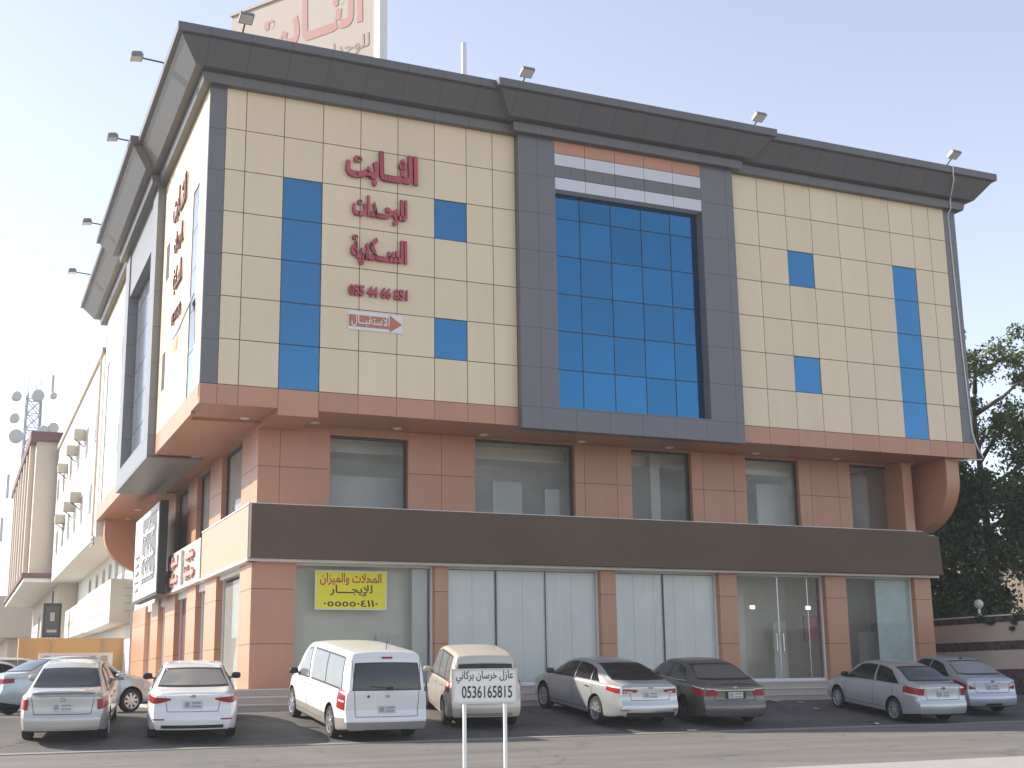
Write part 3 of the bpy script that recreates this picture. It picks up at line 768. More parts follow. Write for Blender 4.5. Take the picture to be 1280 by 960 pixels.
# fascia sign over the shops
fs = empty('fascia_sign', 'long blank dark brown sign board running over the shopfronts', 'sign')
b = MB(SG); b.slab([(0.0, 0, 4.50), (23.40, 0, 4.50), (23.32, 0, 5.79), (22.88, 0, 5.79), (22.88, 0, 5.92), (0.0, 0, 5.92)], (0, .28, 0)); b.build('board', M_signdark, fs)
b = MB(SG); b.box((-.02, -.28, 4.425), (23.43, .025, 4.495)); b.build('lower_trim', M_trim, fs)
b = MB(SG); b.box((-.02, -.05, 5.922), (22.90, .018, 5.972)); b.build('upper_trim', M_trim, fs)
b = MB(SG); b.box((22.905, -.05, 5.795), (23.37, .018, 5.84)); b.build('upper_trim', M_trim, fs)
b = MB(SG); b.box((23.335, -.05, 4.5), (23.375, .018, 5.79)); b.build('end_trim', M_trim, fs)
fb = empty('fascia_sign', 'blank beige sign board round the corner from the long brown one', 'sign')
b = MB(SGL); b.box((0.07, -.26, 4.50), (7.3, .0, 5.92)); b.build('board', M_signbeige, fb)
b = MB(SGL); b.box((0.03, -.26, 4.425), (7.32, .03, 4.495)); b.build('lower_trim', M_trim, fb)
b = MB(SGL); b.box((0.03, -.05, 5.923), (7.32, .02, 5.96)); b.build('upper_trim', M_trim, fb)

def scribble(F, s0, s1, z0, z1, o, th, n, bar=0.05):
    """strokes of illegible script: a base line, stems, and dots"""
    b = MB(F)
    rnd = random.Random(int(abs(s0 * 100 + z0 * 37)))
    h = z1 - z0
    b.box((min(s0, s1), o, z0 + .25 * h), (max(s0, s1), o + th, z0 + .25 * h + bar * h * 2.2))
    for k in range(n):
        s = s0 + (s1 - s0) * (k + rnd.uniform(.2, .8)) / n
        w = abs(s1 - s0) / n * rnd.uniform(.18, .38)
        zt = z0 + h * rnd.choice((.55, .7, .95)); 
        b.box((s - w / 2, o, z0 + .25 * h + rnd.uniform(-.2, .05) * h), (s + w / 2, o + th * 1.02, zt))
        if rnd.random() < .5: b.box((s + w, o, z0), (s + w * 1.8, o + th, z0 + .12 * h))
    return b
rs = empty('shop_sign', 'grey shop sign with pink and red raised lettering beside the beige board', 'sign')
M_rsb = pmat('grey_sign_sheet', (0.42, 0.40, 0.36), rough=0.5)
MB(SGL).box((7.42, -.24, 4.52), (14.3, .02, 5.80)).build('board', M_rsb, rs)
MB(SGL).box((7.42, -.24, 4.44), (14.3, .04, 4.515)).build('lower_trim', M_trim, rs)
M_rl = pmat('coral_letter_face', (0.60, 0.29, 0.25), rough=0.5)
for s0, s1, z0, z1 in ((8.4, 10.2, 5.18, 5.72), (8.3, 10.2, 4.62, 5.12), (11.6, 13.8, 5.2, 5.66), (11.6, 13.9, 4.62, 5.08)):
    scribble(SGL, s0, s1, z0, z1, .021, .08, 6, .12).build('lettering', [M_rl], rs, fix=False)
MB(SGL).box((10.7, .021, 4.62), (11.15, .12, 5.7)).build('emblem', M_whitepaint, rs)
ws = empty('shop_sign', 'tall black and white shop sign with pale script under the overhang', 'sign')
MB(SGL).box((13.3, .22, 4.40), (19.9, .52, 7.72)).build('board', M_black, ws)
for s_ in (14.2, 19.0):
    MB(SGL).box((s_, -.3, 4.9), (s_ + .1, .22, 5.0)).build('bracket', M_dark, ws)
MB(SGL).box((13.42, .521, 4.5), (19.85, .545, 7.66)).build('face_frame', M_whitepaint, ws)
MB(SGL).box((13.8, .546, 5.0), (17.6, .556, 7.45)).build('black_panel', pmat('faded_black_sheet', (0.10, 0.09, 0.088), rough=0.4), ws)
for z0, z1 in ((6.6, 7.3), (5.75, 6.35), (5.05, 5.6)):
    scribble(SGL, 14.1, 17.3, z0, z1, .557, .03, 8, .06).build('lettering', M_whitepaint, ws, fix=False)
for k in range(5): scribble(SGL, 18.2, 19.4, 4.75 + .32 * k, 5.0 + .32 * k, .546, .01, 6, .05).build('lettering', M_black, ws, fix=False)

# ------------------------------------------------------------------ roof: billboard, pole, floodlights, cable
db = Vector((.5291, -.8486, 0)); nb = Vector((-.8486, -.5291, 0))
BB = lambda s, o, z: (6 + db.x * s + nb.x * o, 5 + db.y * s + nb.y * o, z)
bl = empty('billboard', 'large faded cream billboard with grey and pink Arabic lettering standing on the roof', 'billboard', (0, 0, 0))
M_bill = pmat('faded_billboard_sheet', (0.43, 0.375, 0.325), rough=0.8, var=0.07, scale=0.6)
M_billt = pmat('faded_grey_print', (0.30, 0.255, 0.225), rough=0.8, var=0.12)
M_billr = pmat('faded_pink_print', (0.44, 0.24, 0.21), rough=0.8, var=0.15, scale=2)
MB(BB).box((-6.75, -.25, 18.6), (0, 0, 25.2)).build('board', M_bill, bl)
MB(BB).box((-6.8, -.3, 25.2), (0.02, .06, 25.32)).build('edge_frame', M_bill, bl)
MB(BB).box((0.0, -.35, 17.7), (0.24, .06, 25.32)).build('post', M_whitepaint, bl)
MB(BB).box((-6.6, -.45, 17.7), (-6.4, -.26, 25.0)).build('post', M_bill, bl)
lettering('lettering', 'الثــابت', BB, -5.7, -.55, .004, 22.75, 25.0, .01, [M_billr, M_billr], bl, bold=.03)
lettering('lettering', 'للوحدات السكنية', BB, -4.9, -.25, .004, 22.05, 22.72, .01, [M_billt, M_billt], bl, bold=.01)
b = MB(); b.lathe([(0.0, 17.7), (.10, 17.7), (.10, 23.4), (.0, 23.42)], (9.66, 6.0, 0), 12)
tag(b.build('antenna_pole', M_whitepaint, smooth=True, sharp=40), 'thin white pole standing on the flat roof', 'pole')

M_lampcase = pmat('lamp_case', (0.20, 0.195, 0.19), rough=0.5, metal=0.3)
def floodlight(label, F, s, tilt, reach, lift=0.0):
    p = F(s, 1.06, 18.56)
    root = empty('floodlight', label, 'floodlight', p, group='floodlights along the cornice')
    o0 = Vector(p)
    out = Vector(F(s, 2.06, 0)) - Vector(F(s, 1.06, 0)); al = Vector(F(s + 1, 0, 0)) - Vector(F(s, 0, 0))
    T = lambda a, o, z: tuple(al * a + out * o + Vector((0, 0, z)))
    b = MB(T); b.tube([(0, -.25, .0), (0, .05, .10 + lift), (0, reach, .14 + lift)], .025); b.box((-.06, -.3, -.01), (.06, -.1, .03)); b.build('bracket', M_dark, root)
    c, sn = math.cos(tilt), math.sin(tilt)
    Q = lambda a, u, w: T(a, reach + u * c - w * sn, .16 + lift + u * sn + w * c)
    h = MB(Q); h.box((-.19, -.02, -.05), (.19, .31, .05)); h.box((-.17, .0, .05), (.17, .28, .09))
    for k in range(5): h.box((-.16 + .075 * k, .02, .09), (-.14 + .075 * k, .27, .12))
    hd = h.build('lamp_head', M_lampcase, root)
    MB(Q).box((-.17, .01, -.062), (.17, .29, -.052)).build('lens', M_clear, hd)
    return root
for i, (s, lab) in enumerate(((0.62, 'floodlight on the front cornice by the roof corner, below the billboard'), (9.05, 'floodlight at the middle of the front cornice, left of the blue glazing'),
        (17.34, 'floodlight on the front cornice above the right side of the blue glazing'), (25.48, 'floodlight at the far right end of the front cornice, with the cable'))):
    floodlight(lab, FRONT, s, R(25), .12, .10)
for s, lab in ((1.8, 'floodlight on a long arm at the left cornice, nearest the corner'), (8.0, 'second floodlight from the corner on the left cornice'), (16.8, 'third floodlight from the corner on the left cornice'), (23.6, 'floodlight at the far end of the left cornice')):
    floodlight(lab, LEFT, s, R(-8), .62, .02)
b = MB(); b.tube([(25.1, -1.05, 18.62), (25.1, -1.12, 18.5), (25.1, -1.10, 18.30), (25.25, -.95, 18.1), (25.45, -.55, 17.75), (25.62, -.30, 17.6), (25.66, -.26, 17.35), (25.72, -.02, 17.2), (25.78, -.02, 14.5), (25.84, -.025, 12.0), (25.95, -.02, 9.4), (26.02, -.15, 8.8), (26.24, -.15, 8.5), (26.2, -.14, 8.42), (25.6, .02, 8.38), (25.2, .35, 8.42)], .022, 6)
tag(b.build('cable', M_whitepaint, smooth=True), 'loose white cable running down the right corner of the facade', 'cable')

# ------------------------------------------------------------------ hand-made sign on the median
bp0, bp1 = Vector((-2.15, -21.42, 0)), Vector((-1.52, -21.70, 0))
bd = (bp1 - bp0).normalized(); bnv = Vector((bd.y, -bd.x, 0))
SB = lambda s, o, z: (bp0.x + bd.x * s + bnv.x * o, bp0.y + bd.y * s + bnv.y * o, z)
ps = empty('post_sign', 'small white board on two posts with black Arabic writing and a phone number', 'sign', tuple(bp0 + bd * .34))
ps.location = (0, 0, 0)
MB(SB).box((0, -.02, .985), (.682, 0, 1.345)).build('board', M_whitepaint, ps)
b = MB(SB)
for a, c in (((0, 0.0005, .985), (.682, .012, 1.003)), ((0, 0.0005, 1.327), (.682, .012, 1.345)), ((0, 0.0005, 1.0035), (.016, .012, 1.3265)), ((.666, 0.0005, 1.0035), (.682, .012, 1.3265))): b.box(a, c)
b.build('edge_frame', pmat('grimy_white_paint', (0.52, 0.50, 0.46), rough=0.6, var=0.25, scale=6), ps)
lettering('lettering', 'عازل خرسان بركاني', SB, .045, .64, .001, 1.195, 1.322, .002, [M_blkp, M_blkp], ps, bold=.01)
lettering('lettering', '0536165815', SB, .105, .625, .001, 1.045, 1.17, .002, [M_blkp, M_blkp], ps, arabic=False, bold=.012)
for s in (.13, .55):
    b = MB(SB); b.tube([(s, -.045, .1), (s, -.045, 1.0)], .02, 10); b.build('post', M_whitepaint, ps, smooth=True, sharp=50)

# ------------------------------------------------------------------ left street: neighbours
M_nwhite = pmat('white_render', (0.80, 0.78, 0.73), rough=0.85, var=0.06, scale=0.8)
M_nbeige = pmat('beige_render', (0.62, 0.53, 0.43), rough=0.85, var=0.08, scale=0.6)
M_nshade = pmat('greyish_render', (0.50, 0.45, 0.39), rough=0.85, var=0.1)
M_purp = pmat('plum_trim', (0.17, 0.075, 0.075), rough=0.7)
M_nwin = pmat('street_window_glass', (0.10, 0.11, 0.12), rough=0.15, var=0.2)
nb1 = empty('white_apartment_house', 'white apartment house with window air conditioners next to the corner building', 'building')
b = MB(LEFT); b.box((27.05, -9, 7.75), (55.2, -.03, 16.1)); b.build('wall', M_nwhite, nb1)
b = MB(LEFT); b.box((27.05, -9, 0.3), (55.2, -1.7, 7.74)); b.build('lower_wall', M_nwhite, nb1)
b = MB(LEFT); b.box((27.0, -9, 16.1), (55.3, .10, 16.32)); b.build('parapet_coping', M_nbeige, nb1)
b = MB(LEFT); b.tube([(27.7, .06, 15.9), (27.7, .06, 7.8)], .06, 8); b.build('drain_pipe', M_nbeige, nb1)
for s, z0, z1 in ((29.2, 12.4, 13.7), (33.9, 12.4, 13.8), (38.6, 12.5, 14.0), (43.5, 12.6, 14.0), (48.5, 12.6, 14.0), (53, 12.6, 14.0), (30.5, 9.2, 10.5), (35.0, 9.2, 10.6), (39.0, 9.2, 10.6), (43.0, 9.2, 10.6), (47.0, 9.2, 10.6), (51.5, 9.2, 10.6)):
    b = MB(LEFT); b.box((s - .5, -.08, z0), (s + .5, .02, z1)); w = b.build('window', M_nshade, nb1)
    MB(LEFT).box((s - .43, .021, z0 + .07), (s + .43, .03, z1 - .07)).build('pane', M_nwin, w)
for s in (30.5, 33.5, 36.5, 39.5, 43, 47):
    b = MB(LEFT); b.box((s - .5, -1.75, 5.95), (s + .5, -1.66, 7.3)); w = b.build('window', M_nshade, nb1)
    MB(LEFT).box((s - .43, -1.659, 6.02), (s + .43, -1.65, 7.23)).build('pane', M_nwin, w)
M_ac = pmat('air_conditioner_case', (0.46, 0.42, 0.35), rough=0.6)
aclab = ('topmost air conditioner box nearest the corner building on the white house', 'middle air conditioner box in the upper row of the white house', 'farthest air conditioner box in the upper row of the white house',
         'lower row air conditioner box nearest the corner building', 'middle air conditioner box in the lower row of the white house', 'farthest air conditioner box in the lower row of the white house')
for i, (s, z) in enumerate(((35.6, 13.75), (40.3, 13.7), (46.4, 13.65), (36.0, 10.6), (40.2, 10.65), (46.4, 10.7))):
    r = empty('air_conditioner', aclab[i], 'air conditioner', group='air conditioners on the white house')
    MB(LEFT).box((s - .36, -.02, z - .24), (s + .36, .5, z + .26)).build('case', M_ac, r)
    MB(LEFT).box((s - .31, .501, z - .19), (s + .31, .515, z + .21)).build('grille', M_nshade, r)
    MB(LEFT).tube([(s, .42, z - .25), (s, -.02, z - .6)], .03, 6).build('bracket', M_dark, r)
b = MB(LEFT)
for q in ((26.95, 0), (27.6, 0)):
    for (a0, z0, a1, z1) in ((0, 0, .5, .07), (0, 0, .07, .42), (0, .35, .5, .42), (.43, .14, .5, .42), (.2, .14, .5, .21)):
        b.box((q[0] + a0, .02, 7.35 + z0), (q[0] + a1, .08, 7.35 + z1))
b.build('key_ornament', M_nshade, nb1)
# its shop sign, orange hoarding, white planter panel, blade sign
M_nsign = pmat('pale_green_sign_sheet', (0.60, 0.60, 0.50), rough=0.5, var=0.05)
M_nsign2 = pmat('faded_print', (0.42, 0.36, 0.28), rough=0.6)
ns = empty('shop_sign', 'long pale shop sign box above the orange wall', 'sign')
MB(LEFT).box((27.2, -2.6, 4.0), (38.8, -.8, 5.92)).build('box_board', M_nsign, ns)
MB(LEFT).box((39.0, -2.0, 4.05), (44.2, -.82, 5.88)).build('pink_board', pmat('faded_pink_sheet', (0.62, 0.46, 0.36), rough=0.6), ns)
MB(LEFT).box((44.4, -2.0, 4.1), (53.0, -.84, 5.8)).build('far_board', M_nsign, ns)
for z0, z1, s0, s1 in ((5.0, 5.5, 28.2, 36.5), (4.45, 4.75, 29.0, 36.0), (4.7, 5.3, 46, 51)):
    scribble(LEFT, s0, s1, z0, z1, -.799 if s0 < 40 else -.839, .012, 9, .05).build('lettering', M_nsign2, ns, fix=False)
q = MB()
px = LEFT(27.2, -1.5, 0)
for k in range(4): q.box((px[0] - .1, px[1] - .02, 4.5 + .33 * k), (px[0] + .9, px[1] - .004, 4.54 + .33 * k))
q.build('vent_slats', M_nsign2, ns)
M_orange = pmat('orange_painted_metal', (0.64, 0.37, 0.14), rough=0.6, var=0.06)
b = MB(); b.box((-1.95, 29.2, .4), (3.4, 29.5, 3.40)); hw = b.build('orange_wall', M_orange)
tag(hw, 'plain orange painted hoarding wall at the end of the left pavement', 'wall')
b = MB()
for x in (-.6, 1.6): b.tube([(x, 29.15, 3.4), (x + .05, 29.12, 3.0), (x, 29.15, 2.6), (x, 29.15, 1.8)], .03, 6)
hb = b.build('stain_strip', M_nsign2); hb.parent = hw
pn = empty('printed_panel', 'low white printed panel in front of the orange wall', 'panel')
b = MB(); b.box((-1.2, 27.9, 1.9), (1.9, 28.0, 2.72)); b.build('board', M_nwhite, pn)
b = MB()
for k in range(6): b.box((-1.0 + .48 * k, 27.88, 2.2), (-.72 + .48 * k, 27.899, 2.6))
b.build('print_marks', M_nshade, pn)
for x in (-1.0, 1.7):
    MB().box((x - .04, 27.93, .4), (x + .04, 27.99, 1.9)).build('post', M_dark, pn)
bs = empty('blade_sign', 'black projecting blade sign below the beige building ledge', 'sign')
MB().box((1.15, 50.0, 4.15), (2.18, 50.3, 6.15)).build('board', M_black, bs)
MB().box((1.28, 49.985, 4.3), (2.05, 49.999, 6.0)).build('face', pmat('dark_grey_print', (0.06, 0.06, 0.065), rough=0.4), bs)
MB().box((1.55, 49.97, 5.1), (1.8, 49.984, 5.6)).build('emblem', M_nshade, bs); MB().box((1.4, 49.97, 4.45), (1.95, 49.984, 4.6)).build('lettering', M_nshade, bs)
MB().box((1.6, 50.1, 6.15), (1.7, 50.2, 6.9)).build('bracket', M_dark, bs)

nb2 = empty('beige_building', 'beige building with tall pilasters and a plum coloured roof edge', 'building')
b = MB(LEFT); b.box((55.6, -9, 8.3), (84, 1.3, 16.75)); b.build('wall', M_nbeige, nb2)
b = MB(LEFT); b.box((55.6, -.6, .3), (84, -.55, 8.0)); b.box((55.6, -9, .3), (55.7, -.6, 8.0)); b.build('lower_wall', M_nbeige, nb2)
b = MB(LEFT); b.box((55.2, -9.2, 16.75), (84.4, 1.7, 17.35)); b.build('roof_edge', M_purp, nb2)
b = MB(LEFT); b.box((55.0, -6.5, 8.0), (84.4, 1.75, 8.3)); b.build('ledge', M_purp, nb2)
b = MB(LEFT); b.box((55.1, -6.4, 7.75), (84.3, 1.62, 7.99)); b.build('ledge_soffit', M_nwhite, nb2)
for k in range(7):
    s = 57 + 3.9 * k
    MB(LEFT).box((s, 1.3, 8.3), (s + .9, 1.62, 16.74)).build('pilaster', M_nshade if k % 2 else M_nbeige, nb2)
    for zz in (9.2, 13):
        w = MB(LEFT).box((s + 1.4, 1.25, zz), (s + 3.2, 1.34, zz + 2.6)).build('window', M_nshade, nb2)
        MB(LEFT).box((s + 1.5, 1.341, zz + .1), (s + 3.1, 1.35, zz + 2.5)).build('pane', M_nwin, w)
for k in range(5):
    w = MB(LEFT).box((57 + 4 * k, -.6, 4.2), (59 + 4 * k, -.50, 6.6)).build('window', M_nshade, nb2)
    MB(LEFT).box((57.15 + 4 * k, -.499, 4.3), (58.85 + 4 * k, -.49, 6.5)).build('pane', M_nwin, w)
    MB(LEFT).box((57 + 4 * k, -.5, 2.4), (59 + 4 * k, -.46, 4.1)).build('poster', M_whitepaint, nb2)
nb3 = empty('low_building', 'low beige building with an overhanging upper floor at the far left', 'building')
b = MB(LEFT); b.box((92, -8, 5.6), (125, 3.3, 9.2)); b.build('upper_wall', M_nbeige, nb3)
b = MB(LEFT); b.box((93, -8, .3), (125, .9, 5.6)); b.build('lower_wall', M_nbeige, nb3)
b = MB(LEFT); b.box((92, 3.3, 7.0), (124, 3.36, 8.2)); b.build('window_band', M_nwin, nb3)
b = MB(LEFT); b.box((95, .9, 1.0), (120, .95, 3.6)); b.build('shop_front', M_nwhite, nb3)
tag(MB(LEFT).box((88, 2.9, .4), (96, 3.2, 3.3)).build('yellow_panel', M_yel), 'small yellow panel at the far left edge of the street', 'panel')

# telecom tower
tw = empty('telecom_tower', 'grey lattice telecom tower with round dishes behind the beige building', 'tower', (4.1, 98, 0))
M_tw = pmat('galvanised_steel', (0.36, 0.36, 0.37), rough=0.6, metal=0.3)
b = MB(); w0, w1, H = .95, .62, 28.5
L4 = lambda z: w0 + (w1 - w0) * z / H
for sx, sy in ((-1, -1), (1, -1), (1, 1), (-1, 1)):
    b.tube([(sx * L4(0), sy * L4(0), 0), (sx * L4(H), sy * L4(H), H)], .09, 6)
zz = 0
while zz < H - 1.4:
    a, c = L4(zz), L4(zz + 1.4)
    for (x0, y0, x1, y1) in ((-1, -1, 1, -1), (1, -1, 1, 1), (1, 1, -1, 1), (-1, 1, -1, -1)):
        b.tube([(x0 * a, y0 * a, zz), (x1 * c, y1 * c, zz + 1.4)], .045, 4, cap=False); b.tube([(x1 * a, y1 * a, zz), (x0 * c, y0 * c, zz + 1.4)], .045, 4, cap=False)
        b.tube([(x0 * c, y0 * c, zz + 1.4), (x1 * c, y1 * c, zz + 1.4)], .045, 4, cap=False)
    zz += 1.4
b.build('lattice', M_tw, tw)
M_dish = pmat('dish_cover', (0.58, 0.57, 0.54), rough=0.6)
for x, z, r in ((-1.7, 28.0, .8), (1.6, 28.3, .55), (.2, 28.2, 1.0), (-1.75, 25.9, .8), (1.75, 25.2, .85), (-1.5, 24.2, 1.1), (.9, 24.9, .8), (1.6, 23.3, .8)):
    r *= .6; b = MB(); b.lathe([(0, -.25), (r * .8, -.22), (r, -.1), (r, .18), (r * .4, .35), (0, .4)], (x, -1.3, z), 18, axis='y'); b.build('dish', M_dish, tw, smooth=True, sharp=40)
for x, z in ((-1.9, 19.5), (1.5, 29.2), (-2.2, 15.5)):
    b = MB(); b.box((x - .12, -1.2, z - 1.1), (x + .12, -1.0, z + 1.1)); b.build('panel_antenna', M_dish, tw)
b = MB()
for x in (-.6, .1, .5): b.tube([(x, -.6, H), (x, -.6, H + 1.5)], .03, 5)
b.build('whip_antenna', M_tw, tw)

# ------------------------------------------------------------------ right side: boundary wall, lamp, trees, hill
M_pink = pmat('pinkish_render', (0.60, 0.49, 0.42), rough=0.8, var=0.1, scale=0.8)
def mosaic(name, a, c):
    m, t, bb = new_mat(name); L = t.links
    tc = N(t, 'ShaderNodeTexCoord'); v = N(t, 'ShaderNodeTexVoronoi', Scale=5.5); L.new(tc.outputs['Object'], v.inputs['Vector'])
    v2 = N(t, 'ShaderNodeTexVoronoi', feature='DISTANCE_TO_EDGE', Scale=5.5); L.new(tc.outputs['Object'], v2.inputs['Vector'])
    sx = N(t, 'ShaderNodeSeparateColor'); L.new(v.outputs['Color'], sx.inputs[0])
    mx = N(t, 'ShaderNodeMix', data_type='RGBA'); mx.inputs[6].default_value = a + (1,); mx.inputs[7].default_value = c + (1,); L.new(sx.outputs[0], mx.inputs[0])
    mr = N(t, 'ShaderNodeMapRange'); mr.inputs[2].default_value = .06; L.new(v2.outputs['Distance'], mr.inputs[0])
    m2 = N(t, 'ShaderNodeMix', data_type='RGBA'); m2.inputs[6].default_value = (.16, .14, .13, 1); L.new(mr.outputs[0], m2.inputs[0]); L.new(mx.outputs[2], m2.inputs[7])
    L.new(m2.outputs[2], bb.inputs['Base Color']); bb.inputs['Roughness'].default_value = .8
    return m
M_mos = mosaic('dark_stone_mosaic', (.03, .025, .025), (.11, .08, .075)); M_mosr = mosaic('plum_stone_mosaic', (.06, .035, .04), (.14, .075, .085))
bw = empty('boundary_wall', 'pinkish boundary wall with dark stone bands right of the building', 'wall')
y0, y1 = -12, 24
for nm, z0, z1, m, e in (('stone_base', .0, 1.41, M_mosr, .02), ('wall', 1.41, 2.05, M_pink, 0), ('stone_band', 2.05, 2.35, M_mos, .015), ('wall', 2.35, 2.98, M_pink, 0), ('stone_band', 2.98, 3.19, M_mos, .015), ('coping', 3.19, 3.235, M_trim, .04)):
    MB().box((27.2 - e, y0, z0), (27.45 + e, y1, z1)).build(nm, m, bw)
lp = empty('globe_lamp', 'white globe lamp on top of the boundary wall', 'lamp', (27.32, 1.8, 3.235))
b = MB(); b.lathe([(.0, 0), (.09, 0), (.07, .05), (.045, .1), (.045, .24), (.07, .26)], seg=12); b.build('stem', M_whitepaint, lp, smooth=True, sharp=40)
b = MB(); b.lathe([(.0, .26)] + [(.16 * math.sin(math.pi * k / 10), .42 - .16 * math.cos(math.pi * k / 10)) for k in range(1, 10)] + [(.0, .58)], seg=18); b.build('globe', pmat('lamp_globe', (.6, .56, .45), rough=.3), lp, smooth=True)

M_bark = pmat('bark', (0.13, 0.10, 0.075), rough=0.9, var=0.3, scale=6, bump=0.4)
def leaf_mat(name, c):
    m = pmat(name, c, rough=0.65, var=0.4, scale=0.7, island=0.45, spec=0.14)
    m.node_tree.nodes['Principled BSDF'].inputs['Subsurface Weight'].default_value = 0.0
    return m
M_leaf_d = leaf_mat('dark_leaves', (0.046, 0.072, 0.026)); M_leaf_m = leaf_mat('green_leaves', (0.105, 0.15, 0.04)); M_leaf_y = leaf_mat('olive_leaves', (0.10, 0.10, 0.035))
def leaves(rng, centers, radii, per, size, droop=0.3):
    """leaf quads spread through clumps: arrays of vertices and faces"""
    cs = np.repeat(np.array(centers), per, 0); rr = np.repeat(np.array(radii), per)[:, None]
    n = len(cs)
    d = rng.normal(size=(n, 3)); d /= np.linalg.norm(d, axis=1)[:, None]
    p = cs + d * rr * (rng.random((n, 1)) ** 0.45) * np.array([1, 1, .75])
    a = rng.normal(size=(n, 3)); a[:, 2] -= droop; a /= np.linalg.norm(a, axis=1)[:, None]
    q = np.cross(a, rng.normal(size=(n, 3))); q /= np.linalg.norm(q, axis=1)[:, None]
    L = size * (0.6 + 0.8 * rng.random((n, 1))); Wd = L * 0.24
    v = np.stack([p - a * L / 2, p + q * Wd, p + a * L / 2, p - q * Wd], 1).reshape(-1, 3)
    return v
def leaf_obj(name, v, mat, parent):
    me = bpy.data.meshes.new(name); n = len(v) // 4
    me.vertices.add(n * 4); me.vertices.foreach_set('co', v.ravel())
    me.loops.add(n * 4); me.loops.foreach_set('vertex_index', np.arange(n * 4, dtype=np.int32))
    me.polygons.add(n); me.polygons.foreach_set('loop_start', np.arange(0, n * 4, 4, dtype=np.int32))
    me.materials.append(mat); me.update(calc_edges=True)
    o = bpy.data.objects.new(name, me); COL.objects.link(o); o.parent = parent
    return o
def tree(name, label, cat, base, trunk_pts, r0, branches, clump, per, size, mat, seed):
    rng = np.random.default_rng(seed)
    root = empty(name, label, cat, base)
    b = MB()
    b.tube(trunk_pts, [r0 * (1 - .8 * i / (len(trunk_pts) - 1)) for i in range(len(trunk_pts))], 8)
    cen, rad = [], []
    for bp_ in branches:
        b.tube(bp_, [r0 * .45 * (1 - .75 * i / (len(bp_) - 1)) for i in range(len(bp_))], 6)
        tip = np.array(bp_[-1]); prev = np.array(bp_[-2])
        for k in range(clump[0]):
            t = rng.random() ** .6
            c = prev + (tip - prev) * t * 1.15 + rng.normal(size=3) * clump[1] * np.array([1, 1, .8])
            cen.append(c); rad.append(clump[2] * (.55 + .8 * rng.random()))
            b.tube([tuple(prev + (tip - prev) * t * .8), tuple(c)], [.03, .012], 4, cap=False)
    b.build('trunk', M_bark, root, smooth=True)
    leaf_obj('crown', leaves(rng, cen, rad, per, size), mat, root)
    return root
def auto_branches(rng, trunk, n, z0, z1, reach, rise=0.25):
    out = []
    tp = np.array(trunk)
    for k in range(n):
        z = z0 + (z1 - z0) * (k + rng.random() * .6) / n
        i = np.interp(z, tp[:, 2], np.arange(len(tp))); a = int(min(i, len(tp) - 2)); st = tp[a] + (tp[a + 1] - tp[a]) * (i - a)
        ang = k * 2.4 + rng.random() * .6; rr = reach * (.55 + .5 * rng.random())
        d = np.array([math.cos(ang), math.sin(ang), 0])
        out.append([tuple(st), tuple(st + d * rr * .5 + [0, 0, rr * rise * .6]), tuple(st + d * rr + [0, 0, rr * rise * (.8 + .8 * rng.random())])])
    return out
rg = np.random.default_rng(3)
tk = [(0, 0, 0), (.05, .1, 2.5), (-.1, .1, 5), (.1, 0, 7.6), (.05, .1, 9.0)]
tree('shade_tree', 'dense dark green tree behind the boundary wall, close to the building', 'tree', (30.4, 6.6, 0), tk, .22, auto_branches(rg, tk, 20, 1.8, 8.8, 2.5), (9, .55, .85), 260, .2, M_leaf_d, 11)
tk = [(0, 0, 0), (.1, .0, 4), (.25, .2, 8), (.1, .2, 12), (.5, .2, 15.2)]
tree('tall_tree', 'tall airy tree with light green top rising over the boundary wall', 'tree', (34.6, 8.6, 0), tk, .26, auto_branches(rg, tk, 15, 5.6, 15.0, 2.7, .5), (6, .55, .7), 150, .2, M_leaf_m, 12)
tk = [(0, 0, 0), (-.1, .0, 4), (.1, .2, 8), (.4, .2, 12.6)]
tree('tall_tree', 'second tall leafy tree at the right edge, partly out of view', 'tree', (37.6, 7.2, 0), tk, .24, auto_branches(rg, tk, 13, 4.0, 12.4, 2.6, .5), (8, .6, .85), 150, .2, M_leaf_m, 13)
tk = [(0, 0, 0), (.1, 0, 2), (0, .1, 3.8)]
tree('olive_shrub', 'olive coloured shrub behind the wall below the hill', 'shrub', (37.6, 2.5, 0), tk, .1, auto_branches(rg, tk, 8, 1.6, 3.7, 1.4), (5, .3, .5), 100, .16, M_leaf_y, 14)
rc = np.random.default_rng(5)
cr_ = empty('creeper', 'small dark creeper hanging over the boundary wall by the globe lamp', 'plant', (27.2, 1.4, 3.2))
leaf_obj('foliage', leaves(rc, [(-.05, .1, .05), (-.08, -.1, -.12), (-.1, -.3, -.2), (-.06, .3, -.05)], [.2, .16, .14, .16], 60, .12), M_leaf_d, cr_)
cr_ = empty('creeper', 'trailing creeper strand over the boundary wall near the right edge', 'plant', (27.2, -.1, 3.2))
leaf_obj('foliage', leaves(rc, [(-.02, -.2, .1), (-.06, .0, -.05), (-.08, .12, -.25), (-.08, .25, -.45)], [.2, .16, .12, .1], 50, .12), M_leaf_d, cr_)
